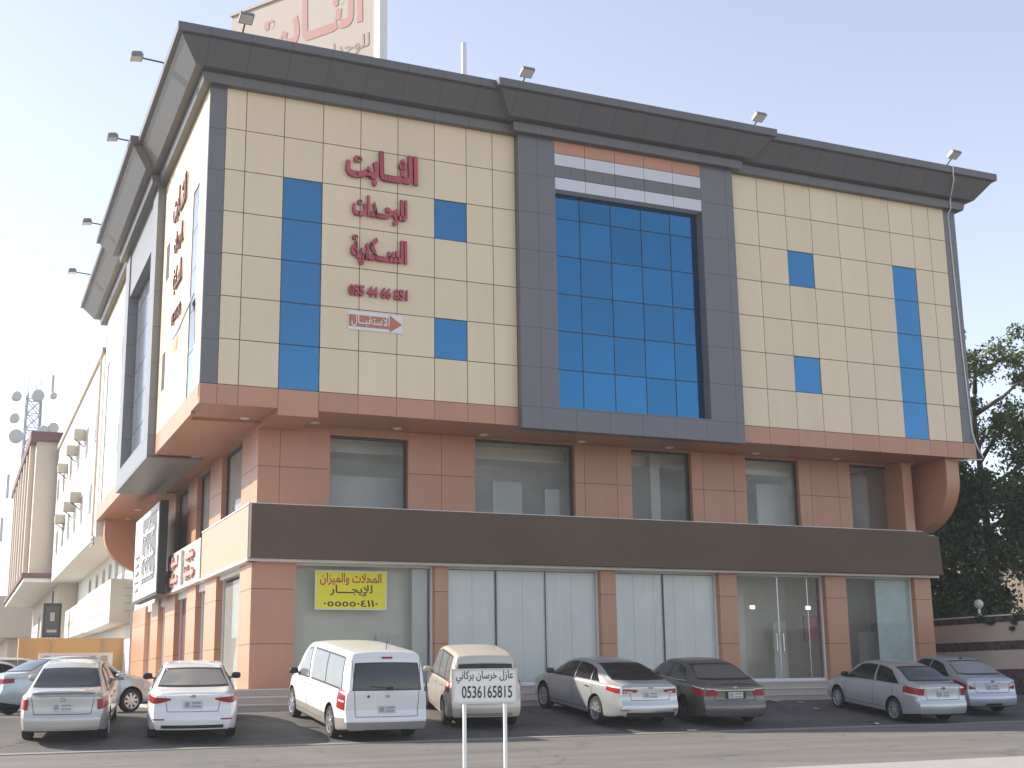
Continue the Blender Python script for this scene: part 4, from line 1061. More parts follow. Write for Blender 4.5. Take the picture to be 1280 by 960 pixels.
# sunlit stony hill
rh = np.random.default_rng(9)
n = 40; v = []; f = []
for i in range(n + 1):
    for j in range(n + 1):
        u, w = i / n * 2 - 1, j / n * 2 - 1
        r = math.hypot(u, w); h = max(0, 1 - r ** 1.6) * 17 * (1 + .25 * math.sin(7 * u + 3 * w) + .15 * math.sin(15 * w - 9 * u)) + (rh.random() - .5) * .9 * (r < .95)
        v.append((108 + 48 * u, 50 + 48 * w, h - .3))
for i in range(n):
    for j in range(n): f.append((i * (n + 1) + j, (i + 1) * (n + 1) + j, (i + 1) * (n + 1) + j + 1, i * (n + 1) + j + 1))
hb = MB(); hb.add(v, f)
tag(hb.build('hill', ground_mat('stony_hill', (.30, .235, .165), (.20, .15, .10), .95, scale=.4, cracks=True)), 'sunlit stony tan hill behind the trees', kind='structure')

# paper scraps on the asphalt
M_paper = pmat('dirty_paper', (0.62, 0.60, 0.56), rough=0.8)
for x, y, w, lab in ((15.72, -2.0, .5, 'white paper scrap by the steps, farthest from the road'), (16.33, -2.45, .35, 'white paper scrap between the brown car and the silver sedan'), (16.0, -3.6, .3, 'small white scrap just left of the silver sedan front wheel'),
                     (15.9, -5.9, .3, 'white scrap on the asphalt beside the silver sedan rear door'), (15.6, -6.45, .35, 'white scrap near the road edge behind the silver sedan'), (9.9, -6.9, .45, 'crumpled white scrap behind the dark brown sedan')):
    rp = random.Random(int(x * 50)); b = MB(); k = 7
    vs = [(x, y, apron_z(y) + .05)] + [(x + w * .5 * math.cos(2 * math.pi * j / k) * rp.uniform(.6, 1.1), y + w * .35 * math.sin(2 * math.pi * j / k) * rp.uniform(.6, 1.1), apron_z(y) + .022 + rp.random() * .05) for j in range(k)]
    b.add(vs, [(0, 1 + j, 1 + (j + 1) % k) for j in range(k)])
    tag(b.build('paper_scrap', M_paper), lab, 'litter', 'paper scraps on the asphalt')

# warm dusty air between the camera and the far end of the street
hz = MB(); hz.box((-220, -60, -1.0), (220, 260, 34))
ho = hz.build('haze', M_paper); tag(ho, 'thin pale dust haze over the street', kind='stuff')
mh = bpy.data.materials.new('dust_haze'); mh.use_nodes = True; th = mh.node_tree
th.nodes.remove(th.nodes['Principled BSDF'])
pv = N(th, 'ShaderNodeVolumePrincipled'); pv.inputs['Color'].default_value = (0.93, 0.94, 0.97, 1); pv.inputs['Density'].default_value = 0.0007; pv.inputs['Anisotropy'].default_value = 0.3
th.links.new(pv.outputs[0], th.nodes['Material Output'].inputs['Volume'])
ho.data.materials.clear(); ho.data.materials.append(mh)

# ------------------------------------------------------------------ cars
def pchip(pts):
    x = np.array([p[0] for p in pts], float); y = np.array([p[1] for p in pts], float)
    h = np.diff(x); dl = np.diff(y) / h; m = np.zeros(len(x))
    for i in range(1, len(x) - 1):
        if dl[i - 1] * dl[i] > 0:
            w1, w2 = 2 * h[i] + h[i - 1], h[i] + 2 * h[i - 1]
            m[i] = (w1 + w2) / (w1 / dl[i - 1] + w2 / dl[i])
    m[0], m[-1] = dl[0], dl[-1]
    def f(q):
        q = min(max(q, x[0]), x[-1]); i = min(max(int(np.searchsorted(x, q) - 1), 0), len(h) - 1)
        t = (q - x[i]) / h[i]
        return float(y[i] * (1 + 2 * t) * (1 - t) ** 2 + h[i] * m[i] * t * (1 - t) ** 2 + y[i + 1] * t * t * (3 - 2 * t) + h[i] * m[i + 1] * t * t * (t - 1))
    return f
def lerp(a, b, t): return a + (b - a) * t
REAR_SEDAN = [(.15, .16), (.24, .06), (.42, 0), (.56, .01), (.64, .06), (.8, .085), (.98, .10), (1.2, .16)]
FRONT_ALL = [(.15, .22), (.25, .08), (.45, 0), (.6, .02), (.8, .12), (1.0, .3)]

def make_car(name, label, c, pose, group='parked cars'):
    Lc, Wc, H, wb, ro, rw = c['L'], c['W'], c['H'], c['wb'], c['ro'], c.get('rw', .315)
    xr0 = -(wb / 2 + ro)
    top, belt = pchip(c['top']), pchip(c['belt'])
    rear, front = pchip(c.get('rear', REAR_SEDAN)), pchip(c.get('front', FRONT_ALL))
    zmid = belt(Lc * .5)
    Rr, Rf, kr, kf = c.get('Rr', .75), 1.1, c.get('kr', .14), .24
    def hw(d):
        k = 1.0
        if d < Rr: k -= kr * (1 - d / Rr) ** 2.4
        e = Lc - d
        if e < Rf: k -= kf * (1 - e / Rf) ** 2.4
        return Wc / 2 * k
    def bot(d):
        z = .19
        if d < .8: z += .09 * (1 - d / .8) ** 1.5
        if Lc - d < .8: z += .05 * (1 - (Lc - d) / .8)
        return z
    def ring(d):
        zt = top(d); zb = bot(d); zl = min(belt(d), zt - .035); w = hw(d); h = zl - zb
        cc = min(max((zt - zl) / (H - zmid), 0), 1)
        wr = lerp(.86, c.get('roofk', .66), cc) * w
        cr = lerp(.035, c.get('crown', .055), cc)
        ze = zt - cr
        bx, bz = .935 * w, zl + .012
        P = [(0, zb), (.80 * w, zb), (.93 * w, zb + .025), (.975 * w, zb + .11), (1.0 * w, zb + .45 * h), (.995 * w, zb + .74 * h), (.972 * w, zl - .02), (bx, bz),
             (lerp(bx, wr, .42) + .022 * cc, lerp(bz, ze, .45)), (lerp(bx, wr, .85) + .018 * cc, lerp(bz, ze, .84)), (wr - .012, ze + .012), (wr * .8, zt - cr * .34), (wr * .42, zt - cr * .08), (0, zt)]
        out = []
        n = len(P)
        for i in range(n - 1):
            p0, p1, p2, p3 = P[max(i - 1, 0)], P[i], P[i + 1], P[min(i + 2, n - 1)]
            for t in (0, .34, .67):
                q = [0.5 * (2 * p1[k] + (p2[k] - p0[k]) * t + (2 * p0[k] - 5 * p1[k] + 4 * p2[k] - p3[k]) * t * t + (3 * p1[k] - p0[k] - 3 * p2[k] + p3[k]) * t ** 3) for k in (0, 1)]
                out.append((max(q[0], 0), q[1]))
        out.append(P[-1])
        out[0] = (0, out[0][1])
        return out
    def X(d, z):
        x = d
        if d < .6: x += rear(z) * (1 - d / .6) ** 2
        e = Lc - d
        if e < .7: x -= front(z) * (1 - e / .7) ** 2
        return xr0 + x
    nst = 72
    ds = [Lc * (lerp(k / nst, .5 - .5 * math.cos(math.pi * k / nst), .55)) for k in range(nst + 1)]
    rings = [ring(d) for d in ds]; m = len(rings[0])
    V, F = [], []
    for d, rg_ in zip(ds, rings):
        for y, z in rg_: V.append((X(d, z), y, z))
        for y, z in rg_: V.append((X(d, z), -y, z))
    for i in range(nst):
        for s in (0, m):
            for j in range(m - 1):
                a, b_ = i * 2 * m + s + j, (i + 1) * 2 * m + s + j
                F.append((a, b_, b_ + 1, a + 1))
    for i, sg_, bul in ((0, -1, c.get('bulge', .07)), (nst, 1, .14)):          # rounded end faces
        nc = 10; base = len(V)
        for j in range(m):
            y, z = rings[i][j]; x = X(ds[i], z)
            for k in range(nc + 1):
                t = 1 - 2 * k / nc
                edge = min(j, m - 1 - j) / 6
                V.append((x + sg_ * bul * (1 - t * t) * min(1, edge), y * t, z))
        for j in range(m - 1):
            for k in range(nc):
                a = base + j * (nc + 1) + k
                F.append((a, a + 1, a + nc + 2, a + nc + 1))
    bm = bmesh.new()
    vv = [bm.verts.new(p) for p in V]
    for f_ in F:
        try: bm.faces.new([vv[i] for i in f_])
        except ValueError: pass
    bmesh.ops.remove_doubles(bm, verts=bm.verts, dist=.0006)
    bmesh.ops.dissolve_degenerate(bm, edges=bm.edges, dist=.0003)
    bmesh.ops.recalc_face_normals(bm, faces=bm.faces)
    bvh = BVHTree.FromBMesh(bm)
    me = bpy.data.meshes.new('body'); bm.to_mesh(me); bm.free()
    root = empty(name, label, c.get('cat', 'car'), group=group)
    body = bpy.data.objects.new('body', me); COL.objects.link(body)
    # wheel arches
    cut = MB(); ra = rw + .055
    for ax in (-wb / 2, wb / 2):
        for s in (-1, 1):
            y0, y1 = s * (Wc / 2 - .27), s * (Wc / 2 + .25)
            cut.lathe([(0, y0), (ra, y0), (ra, y1), (0, y1)], (ax, 0, rw + .01), 40, axis='y')
    co = cut.build('cutter', M_well); 
    bm = bmesh.new(); bm.from_mesh(co.data); bmesh.ops.remove_doubles(bm, verts=bm.verts, dist=1e-4); bmesh.ops.recalc_face_normals(bm, faces=bm.faces); bm.to_mesh(co.data); bm.free()
    md = body.modifiers.new('arches', 'BOOLEAN'); md.operation = 'DIFFERENCE'; md.object = co; md.solver = 'EXACT'
    dg = bpy.context.evaluated_depsgraph_get(); dg.update()
    m2 = bpy.data.meshes.new_from_object(body.evaluated_get(dg))
    body.modifiers.clear(); body.data = m2; m2.name = 'body'; bpy.data.meshes.remove(me)
    cm = co.data; bpy.data.objects.remove(co); bpy.data.meshes.remove(cm)
    m2.materials.clear()
    for mm in (c['paint'], M_well, c.get('clad', M_clad)): m2.materials.append(mm)
    cz = c.get('clad_z', 0)
    for p in m2.polygons:
        ce = p.center; k = 0
        inarch = min(math.hypot(ce.x - wb / 2, ce.z - rw - .01), math.hypot(ce.x + wb / 2, ce.z - rw - .01)) < ra + .004 and abs(ce.y) < Wc / 2 - .004
        if (p.normal.z < -.55 and ce.z < .36) or (inarch and (abs(p.normal.y) < .35 or abs(ce.y) < Wc / 2 - .2)): k = 1
        elif ce.z < cz: k = 2
        p.material_index = k
        p.use_smooth = True
    m2.set_sharp_from_angle(angle=R(38))
    body.parent = root

    def cast(o, d):
        h = bvh.ray_cast(Vector(o), Vector(d))
        return h[0], h[1]
    def side_pt(s, x, z, off):
        p, n = cast((x, s * 3, z), (0, -s, 0))
        if p is None: return Vector((x, s * Wc / 2 * .8, z))
        return p + n * off
    def end_pt(y, z, off, e=-1):
        p, n = cast((e * 6, y, z), (-e, 0, 0))
        if p is None: return Vector((xr0, y, z))
        return p + n * off
    def grid(fn, nu, nv):
        vs = [tuple(fn(i / nu, j / nv)) for j in range(nv + 1) for i in range(nu + 1)]
        fs = [(j * (nu + 1) + i, j * (nu + 1) + i + 1, (j + 1) * (nu + 1) + i + 1, (j + 1) * (nu + 1) + i) for j in range(nv) for i in range(nu)]
        return vs, fs
    def sheet(nm, mat, fns, nu=10, nv=6, par=None):
        b = MB()
        for fn in fns: b.add(*grid(fn, nu, nv))
        return b.build(nm, mat, par or root, smooth=True, fix=False)
    wtop = lambda d: top(d) - c.get('wtop', .115)
    wlow = lambda d: belt(d) + .045
    # side windows (distance from the rear: bottom rear, bottom front, top rear, top front)
    gl = c.get('glass', M_carglass)
    for s in (1, -1):
        for a0, a1, t0, t1 in c['win']:
            def fn(u, v, off=.009, g=0.0):
                db_, dt_ = lerp(a0, a1, u), lerp(t0, t1, u)
                zl_, zh_ = wlow(db_), max(wtop(dt_), wlow(dt_) + .004)
                return side_pt(s, xr0 + lerp(db_, dt_, v), lerp(zl_, zh_, v), off)
            def fr(u, v): return fn(-.025 + 1.05 * u, -.07 + 1.14 * v, .004)
            tr = sheet('window_trim', c.get('trim', M_black), [fr], 12, 5)
            sheet('side_window', gl, [fn], 12, 5, tr)
    # rear and front glass
    yb, yt, z0, z1 = c['rg']
    def rg_fn(off, g): 
        return lambda u, v: end_pt(lerp(-1, 1, u) * (lerp(yb, yt, v) + g) * 1.0, lerp(z0 - g, z1 + g - .02 * (2 * u - 1) ** 2, v), off)
    tr = sheet('window_trim', M_black, [rg_fn(.004, .025)], 14, 8)
    sheet('rear_window', c.get('rglass', M_carglass), [rg_fn(.009, 0)], 14, 8, tr)
    yb, yt, z0, z1 = c['fg']
    sheet('windscreen', M_carglass, [lambda u, v: end_pt(lerp(-yb, yb, u) if v < .5 else lerp(-lerp(yb, yt, v), lerp(yb, yt, v), u), lerp(z0, z1, v), .006, 1)], 14, 8)
    # lamps
    def lamp_fn(s, a0, a1, zl, zh, off=.008, dc=.7, yc=.2, e=-1):
        def fn(u, v):
            th = lerp(a0, a1, u); dv = Vector((e * math.cos(th), s * math.sin(th), 0))
            ctr = Vector((xr0 + dc if e < 0 else xr0 + Lc - dc - .2, s * yc, lerp(zl(u), zh(u), v)))
            p, n = cast(ctr + dv * 2.2, -dv)
            return (p + n * off) if p is not None else ctr + dv * .5
        return fn
    for s in (1, -1):
        for nm, mat, a0, a1, zl, zh in c['lamps']:
            sheet(nm, mat, [lamp_fn(s, R(a0), R(a1), pchip(zl), pchip(zh))], 10, 4)
        sheet('headlight', M_clear, [lamp_fn(s, R(20), R(62), lambda u: .58 + .03 * u, lambda u: .70 + .08 * u, e=1)], 8, 4)
    # plate, badge, bumper insert, boot gap
    pz = c['plate']
    pl = sheet('number_plate', M_plate, [lambda u, v: end_pt(lerp(-.19, .19, u), lerp(pz - .075, pz + .075, v), .016)], 4, 3)
    sheet('plate_mark', M_platemark, [lambda u, v: end_pt(lerp(-.16, .02, u), lerp(pz + .015, pz + .05, v), .019), lambda u, v: end_pt(lerp(-.16, .02, u), lerp(pz - .05, pz - .02, v), .019), lambda u, v: end_pt(lerp(.07, .16, u), lerp(pz - .05, pz + .05, v), .019)], 2, 2, pl)
    bz = c['badge']
    b = MB(); pb = end_pt(0, bz, .006)
    for k in range(12): pass
    prof_ = [(0, .012), (.9, .010), (1, 0)]
    bv = []
    for r_, h_ in prof_:
        for k in range(16):
            bv.append((pb.x - h_, r_ * .06 * math.cos(k * math.pi / 8), pb.z + r_ * .036 * math.sin(k * math.pi / 8)))
    bf = [(i * 16 + k, i * 16 + (k + 1) % 16, (i + 1) * 16 + (k + 1) % 16, (i + 1) * 16 + k) for i in range(2) for k in range(16)]
    b.add(bv, bf); b.build('badge', c.get('badge_mat', M_chrome), root, fix=False)
    for nm, mat, y0, y1, zz0, zz1, off in c.get('rear_strips', ()):
        sheet(nm, mat, [lambda u, v: end_pt(lerp(y0, y1, u), lerp(zz0, zz1, v), off)], 16, 2)
    g0 = c['boot']                                  # boot lid gap: half width, bottom z, top z
    def strip(p0, p1, w=.005):
        d = Vector((p1[0] - p0[0], p1[1] - p0[1], 0)).normalized(); n_ = (-d.y * w, d.x * w)
        return lambda u, v: end_pt(lerp(p0[0], p1[0], u) + n_[0] * (2 * v - 1), lerp(p0[1], p1[1], u) + n_[1] * (2 * v - 1), .005)
    sheet('panel_gap', M_seam, [strip((-g0[0], g0[2]), (-g0[0] * .9, g0[1])), strip((g0[0], g0[2]), (g0[0] * .9, g0[1])), strip((-g0[0] * .9, g0[1]), (g0[0] * .9, g0[1]))], 10, 1)
    # door gaps and handles
    def sstrip(s, d0, zz0, d1, zz1, w=.005):
        if abs(zz1 - zz0) > abs(d1 - d0): return lambda u, v: side_pt(s, xr0 + lerp(d0, d1, u) + w * (2 * v - 1), lerp(zz0, zz1, u), .005)
        return lambda u, v: side_pt(s, xr0 + lerp(d0, d1, u), lerp(zz0, zz1, u) + w * (2 * v - 1), .005)
    fns = []
    for s in (1, -1):
        for d in c['doors']: fns.append(sstrip(s, d, .34, d + c.get('dlean', -.03), belt(d) + .01))
        fns.append(sstrip(s, c['doors'][0], .335, c['doors'][-1], .335))
    sheet('panel_gap', M_seam, fns, 10, 1)
    for s in (1, -1):
        for d in c['handles']:
            p = side_pt(s, xr0 + d, belt(d) - .11, .012)
            b = MB(); b.box((p.x - .095, p.y - .012, p.z - .014), (p.x + .095, p.y + .012, p.z + .014)); b.build('door_handle', c.get('handle_mat', c['paint']), root)
    # mirrors
    dm = c['mirror']
    for s in (1, -1):
        p = side_pt(s, xr0 + dm, belt(dm) + .02, 0)
        b = MB(); prof_ = [(math.sin(math.pi * k / 8), -math.cos(math.pi * k / 8)) for k in range(9)]
        vs = []; 
        for k in range(14):
            a = 2 * math.pi * k / 14
            for r_, h_ in prof_:
                q = (r_ * math.cos(a), h_, r_ * math.sin(a))
                sq = [math.copysign(abs(t) ** .6, t) for t in q]
                vs.append((p.x + .02 + sq[0] * .055, p.y + s * .13 + sq[1] * .105, p.z + .085 + sq[2] * .07))
        b.add(vs, [(k * 9 + i, ((k + 1) % 14) * 9 + i, ((k + 1) % 14) * 9 + i + 1, k * 9 + i + 1) for k in range(14) for i in range(8)])
        b.tube([(p.x, p.y - s * .03, p.z + .03), (p.x + .01, p.y + s * .08, p.z + .06)], .022, 6)
        b.build('wing_mirror', c.get('mirror_mat', M_black), root, smooth=True, sharp=50)
    # wheels
    wid = .2
    ty = MB(); ty.lathe([(rw * .66, -wid / 2 + .01), (rw * .72, -wid / 2), (rw * .93, -wid / 2 + .004), (rw * .985, -wid / 2 + .03), (rw, -wid / 2 + .06), (rw, wid / 2 - .06), (rw * .985, wid / 2 - .03), (rw * .93, wid / 2 - .004), (rw * .72, wid / 2), (rw * .66, wid / 2 - .01)], seg=36, axis='y')
    rm = MB(); rr = rw * .68
    rm.lathe([(rr, .09), (rr * 1.01, .105), (rr * .93, .1), (rr * .9, .06)], seg=32, axis='y')
    ns, kind = c.get('spokes', 7), c.get('wheel_kind', 'alloy')
    for k in range(ns):
        a = 2 * math.pi * k / ns
        for da in ((-.13, .13) if kind == 'twin' else (0,)):
            w = .026 if kind == 'twin' else c.get('spoke_w', .036)
            ca, sa = math.cos(a), math.sin(a); cb, sb_ = math.cos(a + da), math.sin(a + da)
            p0 = Vector((ca * .04, .092, sa * .04)); p1 = Vector((cb * rr * .95, .088, sb_ * rr * .95)); t_ = Vector((-sa, 0, ca))
            rm.slab([p0 - t_ * w * .8, p1 - t_ * w, p1 + t_ * w, p0 + t_ * w * .8], (0, -.03, 0))
    rm.lathe([(0, .098), (.05, .098), (.058, .085), (.058, .06)], seg=16, axis='y')
    rm.lathe([(0, .045), (rr * .97, .045)], seg=24, axis='y', mi=1)
    tyre_o = rim_o = None
    for ax in (-wb / 2, wb / 2):
        for s in (1, -1):
            wh = bpy.data.objects.new('wheel', None); COL.objects.link(wh); wh.parent = root
            wh.location = (ax, s * (Wc / 2 - .115), rw); wh.rotation_euler = (0, random.uniform(0, 3), 0 if s > 0 else math.pi)
            wh.empty_display_size = .1
            if tyre_o is None:
                tyre_o = ty.build('tyre', M_rubber, wh, smooth=True, sharp=45); rim_o = rm.build('rim', [c.get('rim', M_rim), M_well], wh, smooth=True, sharp=30)
            else:
                for o_ in (tyre_o, rim_o):
                    q = o_.copy(); COL.objects.link(q); q.parent = wh
    ctx = dict(root=root, end_pt=end_pt, side_pt=side_pt, sheet=sheet, strip=strip, xr0=xr0, top=top, lerp=lerp, cast=cast)
    if 'extra' in c: c['extra'](ctx)
    # stand it on the sloping apron
    x, y, yaw = pose; yaw = R(yaw); sy = math.sin(yaw)
    gz = lambda q: apron_z(q) + .012
    zr_, zf_ = gz(y - sy * wb / 2), gz(y + sy * wb / 2)
    root.location = (x, y, (zr_ + zf_) / 2)
    root.rotation_euler = (0, -math.atan2(zf_ - zr_, wb), yaw)
    return root

def paint(name, col, metal=0.0, rough=.26, dust=.25, coat=.9, dc=(.42, .37, .30)):
    return pmat(name, col, rough=rough, metal=metal, var=.04, scale=1.2, coat=coat, dust=dust, dustcol=dc)
P_white = paint('white_car_paint', (.74, .735, .72), dust=.12); P_van = paint('white_van_paint', (.76, .755, .745), dust=.3, dc=(.62, .56, .46))
P_cream = paint('cream_car_paint', (.58, .52, .43), metal=.15, dust=.45, dc=(.52, .44, .34))
P_silver = paint('silver_car_paint', (.50, .50, .50), metal=.55, rough=.27, dust=.3, dc=(.30, .29, .27)); P_corolla = paint('warm_silver_paint', (.50, .485, .46), metal=.45, rough=.29, dust=.25)
P_brown = paint('dark_brown_paint', (.115, .10, .09), metal=.4, rough=.29, dust=.5, dc=(.17, .15, .13)); P_yaris = paint('pale_silver_paint', (.47, .475, .48), metal=.45, rough=.29, dust=.2, dc=(.34, .33, .32))
P_accent = paint('bluish_silver_paint', (.44, .465, .51), metal=.45, rough=.27, dust=.2, dc=(.34, .33, .32)); P_teal = paint('pale_teal_paint', (.40, .47, .49), metal=.35, rough=.27, dust=.2)
BELT = lambda L, zr, zf: [(0, zr), (L * .45, zr - .02), (L * .78, zf), (L, zf - .2)]

# tail lamp shapes: angle from straight back, then bottom and top height along the lens
def flat(z): return [(0, z), (1, z + .0001)]
corolla = dict(L=4.53, W=1.705, H=1.47, wb=2.6, ro=1.0, rw=.305, paint=P_corolla, top=[(0, .97), (.06, 1.015), (.5, 1.045), (.68, 1.07), (1.45, 1.385), (1.9, 1.462), (2.4, 1.47), (2.75, 1.42), (3.5, 1.02), (4.0, .93), (4.35, .80), (4.53, .62)],
    belt=BELT(4.53, .93, .88), win=[(1.0, 1.98, 1.45, 2.02), (2.08, 3.3, 2.10, 2.82)], rg=(.64, .52, 1.09, 1.36), fg=(.66, .52, 1.06, 1.38),
    lamps=[('tail_light', M_tail, 36, 78, [(0, .70), (1, .74)], [(0, .90), (1, .92)]), ('indicator', M_clear, 60, 86, [(0, .665), (1, .70)], [(0, .735), (1, .76)])],
    plate=.76, badge=.90, boot=(.60, .62, .95), doors=[1.15, 2.03, 3.25], handles=[1.35, 2.3], mirror=3.12, spokes=8, mirror_mat=P_corolla)
def corolla_extra(x):
    e = x['end_pt']
    b = MB()
    pts = [e(y, .99, .0) + Vector((.03, 0, .055 - .04 * (abs(y) / .6) ** 4)) for y in np.linspace(-.6, .6, 13)]
    for p, q in zip(pts[:-1], pts[1:]):
        b.slab([(p.x - .04, p.y, p.z), (q.x - .04, q.y, q.z), (q.x + .13, q.y, q.z + .015), (p.x + .13, p.y, p.z + .015)], (0, 0, .018))
    b.build('spoiler', P_corolla, x['root'])
corolla['extra'] = corolla_extra
optima = dict(L=4.845, W=1.83, H=1.455, wb=2.795, ro=1.08, rw=.325, paint=P_white, top=[(0, 1.0), (.05, 1.045), (.4, 1.075), (.58, 1.10), (1.5, 1.395), (2.0, 1.452), (2.45, 1.45), (2.85, 1.40), (3.72, 1.0), (4.3, .9), (4.65, .78), (4.845, .6)],
    belt=BELT(4.845, .97, .89), win=[(1.0, 1.45, 1.42, 1.5), (1.5, 2.22, 1.55, 2.25), (2.3, 3.5, 2.33, 2.98)], rg=(.70, .56, 1.115, 1.37), fg=(.70, .56, 1.05, 1.37), rglass=M_carglass_lt,
    lamps=[('tail_light', M_tail, 20, 76, [(0, .895), (.4, .82), (1, .86)], [(0, .925), (.5, .95), (1, .985)])],
    plate=.80, badge=.965, badge_mat=M_chrome, boot=(.56, .66, .98), doors=[1.3, 2.26, 3.5], handles=[1.5, 2.55], mirror=3.3, spokes=5, kr=.16,
    rear_strips=[('bumper_insert', M_black, -.62, .62, .335, .40, .006), ('reflector', M_tail, -.78, -.56, .50, .525, .008), ('reflector', M_tail, .56, .78, .50, .525, .008)])
def optima_extra(x):
    s = x['end_pt']; b = MB()
    for y in (-.56, .56):
        b.tube([(x['xr0'] + 1.35, y * .98, x['top'](1.35) - .028), (x['xr0'] + 1.9, y * .98, x['top'](1.9) - .03), (x['xr0'] + 2.6, y * .98, x['top'](2.6) - .03)], .006, 5)
    b.build('roof_gap', M_seam, x['root'])
optima['extra'] = optima_extra
k5 = dict(L=4.855, W=1.86, H=1.465, wb=2.805, ro=1.08, rw=.33, paint=P_silver, top=[(0, 1.0), (.05, 1.05), (.35, 1.08), (.55, 1.11), (1.5, 1.40), (2.0, 1.46), (2.45, 1.46), (2.9, 1.40), (3.75, 1.0), (4.3, .9), (4.65, .78), (4.855, .6)],
    belt=BELT(4.855, .98, .9), win=[(1.02, 1.42, 1.42, 1.5), (1.48, 2.25, 1.55, 2.28), (2.33, 3.55, 2.36, 3.02)], rg=(.70, .56, 1.12, 1.385), fg=(.70, .56, 1.05, 1.38),
    lamps=[('tail_light', M_tail, 14, 80, [(0, .865), (.5, .83), (1, .87)], [(0, .92), (.5, .94), (1, .965)]), ('reversing_lamp', M_clear, 24, 40, [(0, .855), (1, .845)], [(0, .88), (1, .885)])],
    plate=.80, badge=.975, boot=(.58, .68, .98), doors=[1.3, 2.3, 3.55], handles=[1.5, 2.58], mirror=3.35, spokes=8, wheel_kind='twin', kr=.17, mirror_mat=M_dark, handle_mat=M_chrome,
    rear_strips=[('bumper_insert', M_black, -.66, .66, .31, .40, .006), ('bumper_trim', M_chrome, -.70, .70, .408, .425, .010), ('reflector', M_tail, -.8, -.6, .44, .46, .009), ('reflector', M_tail, .6, .8, .44, .46, .009)])
accord = dict(L=4.9, W=1.85, H=1.465, wb=2.775, ro=1.13, rw=.325, paint=P_brown, top=[(0, 1.0), (.05, 1.06), (.4, 1.09), (.6, 1.12), (1.5, 1.40), (2.05, 1.46), (2.5, 1.46), (2.95, 1.40), (3.8, 1.0), (4.35, .9), (4.7, .78), (4.9, .6)],
    belt=BELT(4.9, .98, .9), win=[(1.05, 2.2, 1.5, 2.22), (2.28, 3.55, 2.3, 3.02)], rg=(.70, .56, 1.13, 1.385), fg=(.70, .56, 1.05, 1.38), rglass=pmat('dusty_rear_glass', (.075, .068, .06), rough=.35, var=.2, dust=.5, dustcol=(.16, .14, .12)),
    lamps=[('tail_light', M_tail, 22, 80, [(0, .79), (.5, .775), (1, .82)], [(0, .915), (.6, .92), (1, .955)]), ('clear_lens', M_clear, 24, 78, [(0, .925), (1, .96)], [(0, .945), (1, .98)])],
    plate=.80, badge=.975, boot=(.58, .68, .98), doors=[1.35, 2.25, 3.55], handles=[1.5, 2.55], mirror=3.38, spokes=5, rim=M_dark, mirror_mat=P_brown,
    rear_strips=[('chrome_bar', M_chrome, -.52, .52, .905, .93, .011), ('bumper_trim', M_chrome, -.6, .6, .30, .315, .01), ('plate_recess', M_black, -.27, .27, .71, .885, .009)])
def accord_extra(x):
    e = x['end_pt']; b = MB()
    pts = [e(y, 1.0, .0) + Vector((.04, 0, .06 - .04 * (abs(y) / .62) ** 4)) for y in np.linspace(-.62, .62, 13)]
    for p, q in zip(pts[:-1], pts[1:]):
        b.slab([(p.x - .03, p.y, p.z), (q.x - .03, q.y, q.z), (q.x + .12, q.y, q.z + .01), (p.x + .12, p.y, p.z + .01)], (0, 0, .016))
    b.build('spoiler', P_brown, x['root'])
    b = MB()
    for s in (1, -1):
        ps_ = [x['side_pt'](s, x['xr0'] + d, z, .012) for d, z in ((3.5, .965), (2.6, .985), (1.7, 1.0), (1.05, 1.03), (1.15, 1.1), (1.35, 1.2))]
        b.tube(ps_, .012, 5)
    b.build('window_trim', M_chrome, x['root'])
accord['extra'] = accord_extra
yaris = dict(L=4.3, W=1.69, H=1.46, wb=2.55, ro=.97, rw=.30, paint=P_yaris, top=[(0, 1.0), (.05, 1.035), (.32, 1.06), (.48, 1.085), (1.2, 1.37), (1.75, 1.452), (2.2, 1.46), (2.6, 1.415), (3.45, .99), (3.85, .91), (4.15, .79), (4.3, .6)],
    belt=BELT(4.3, .96, .87), win=[(.86, 1.78, 1.28, 1.86), (1.92, 3.2, 1.95, 2.68)], rg=(.64, .52, 1.10, 1.36), fg=(.65, .52, 1.04, 1.38),
    lamps=[('tail_light', M_tail, 30, 80, [(0, .76), (1, .80)], [(0, .935), (1, .965)]), ('indicator', M_clear, 34, 74, [(0, .725), (1, .755)], [(0, .775), (1, .80)])],
    plate=.80, badge=.955, boot=(.55, .66, .97), doors=[1.05, 1.88, 3.15], handles=[1.2, 2.12], mirror=3.02, spokes=9, spoke_w=.028, handle_mat=P_yaris, mirror_mat=M_black, wtop=.12)
accent = dict(L=4.37, W=1.7, H=1.45, wb=2.57, ro=1.0, rw=.305, paint=P_accent, top=[(0, .98), (.05, 1.035), (.35, 1.07), (.52, 1.10), (1.4, 1.385), (1.85, 1.445), (2.3, 1.45), (2.65, 1.40), (3.45, 1.0), (3.9, .9), (4.2, .78), (4.37, .6)],
    belt=BELT(4.37, .98, .88), win=[(.95, 1.95, 1.42, 2.0), (2.05, 3.25, 2.08, 2.78)], rg=(.66, .53, 1.11, 1.37), fg=(.65, .52, 1.04, 1.37), rglass=M_carglass_lt, glass=M_carglass,
    lamps=[('tail_light', M_tail, 26, 82, [(0, .76), (.4, .73), (1, .85)], [(0, .79), (.5, .91), (1, .965)])],
    plate=.80, badge=.965, boot=(.55, .66, .96), doors=[1.2, 2.0, 3.25], handles=[1.35, 2.3], mirror=3.08, spokes=8, mirror_mat=P_accent,
    rear_strips=[('bumper_insert', M_black, -.25, .25, .32, .38, .006)])
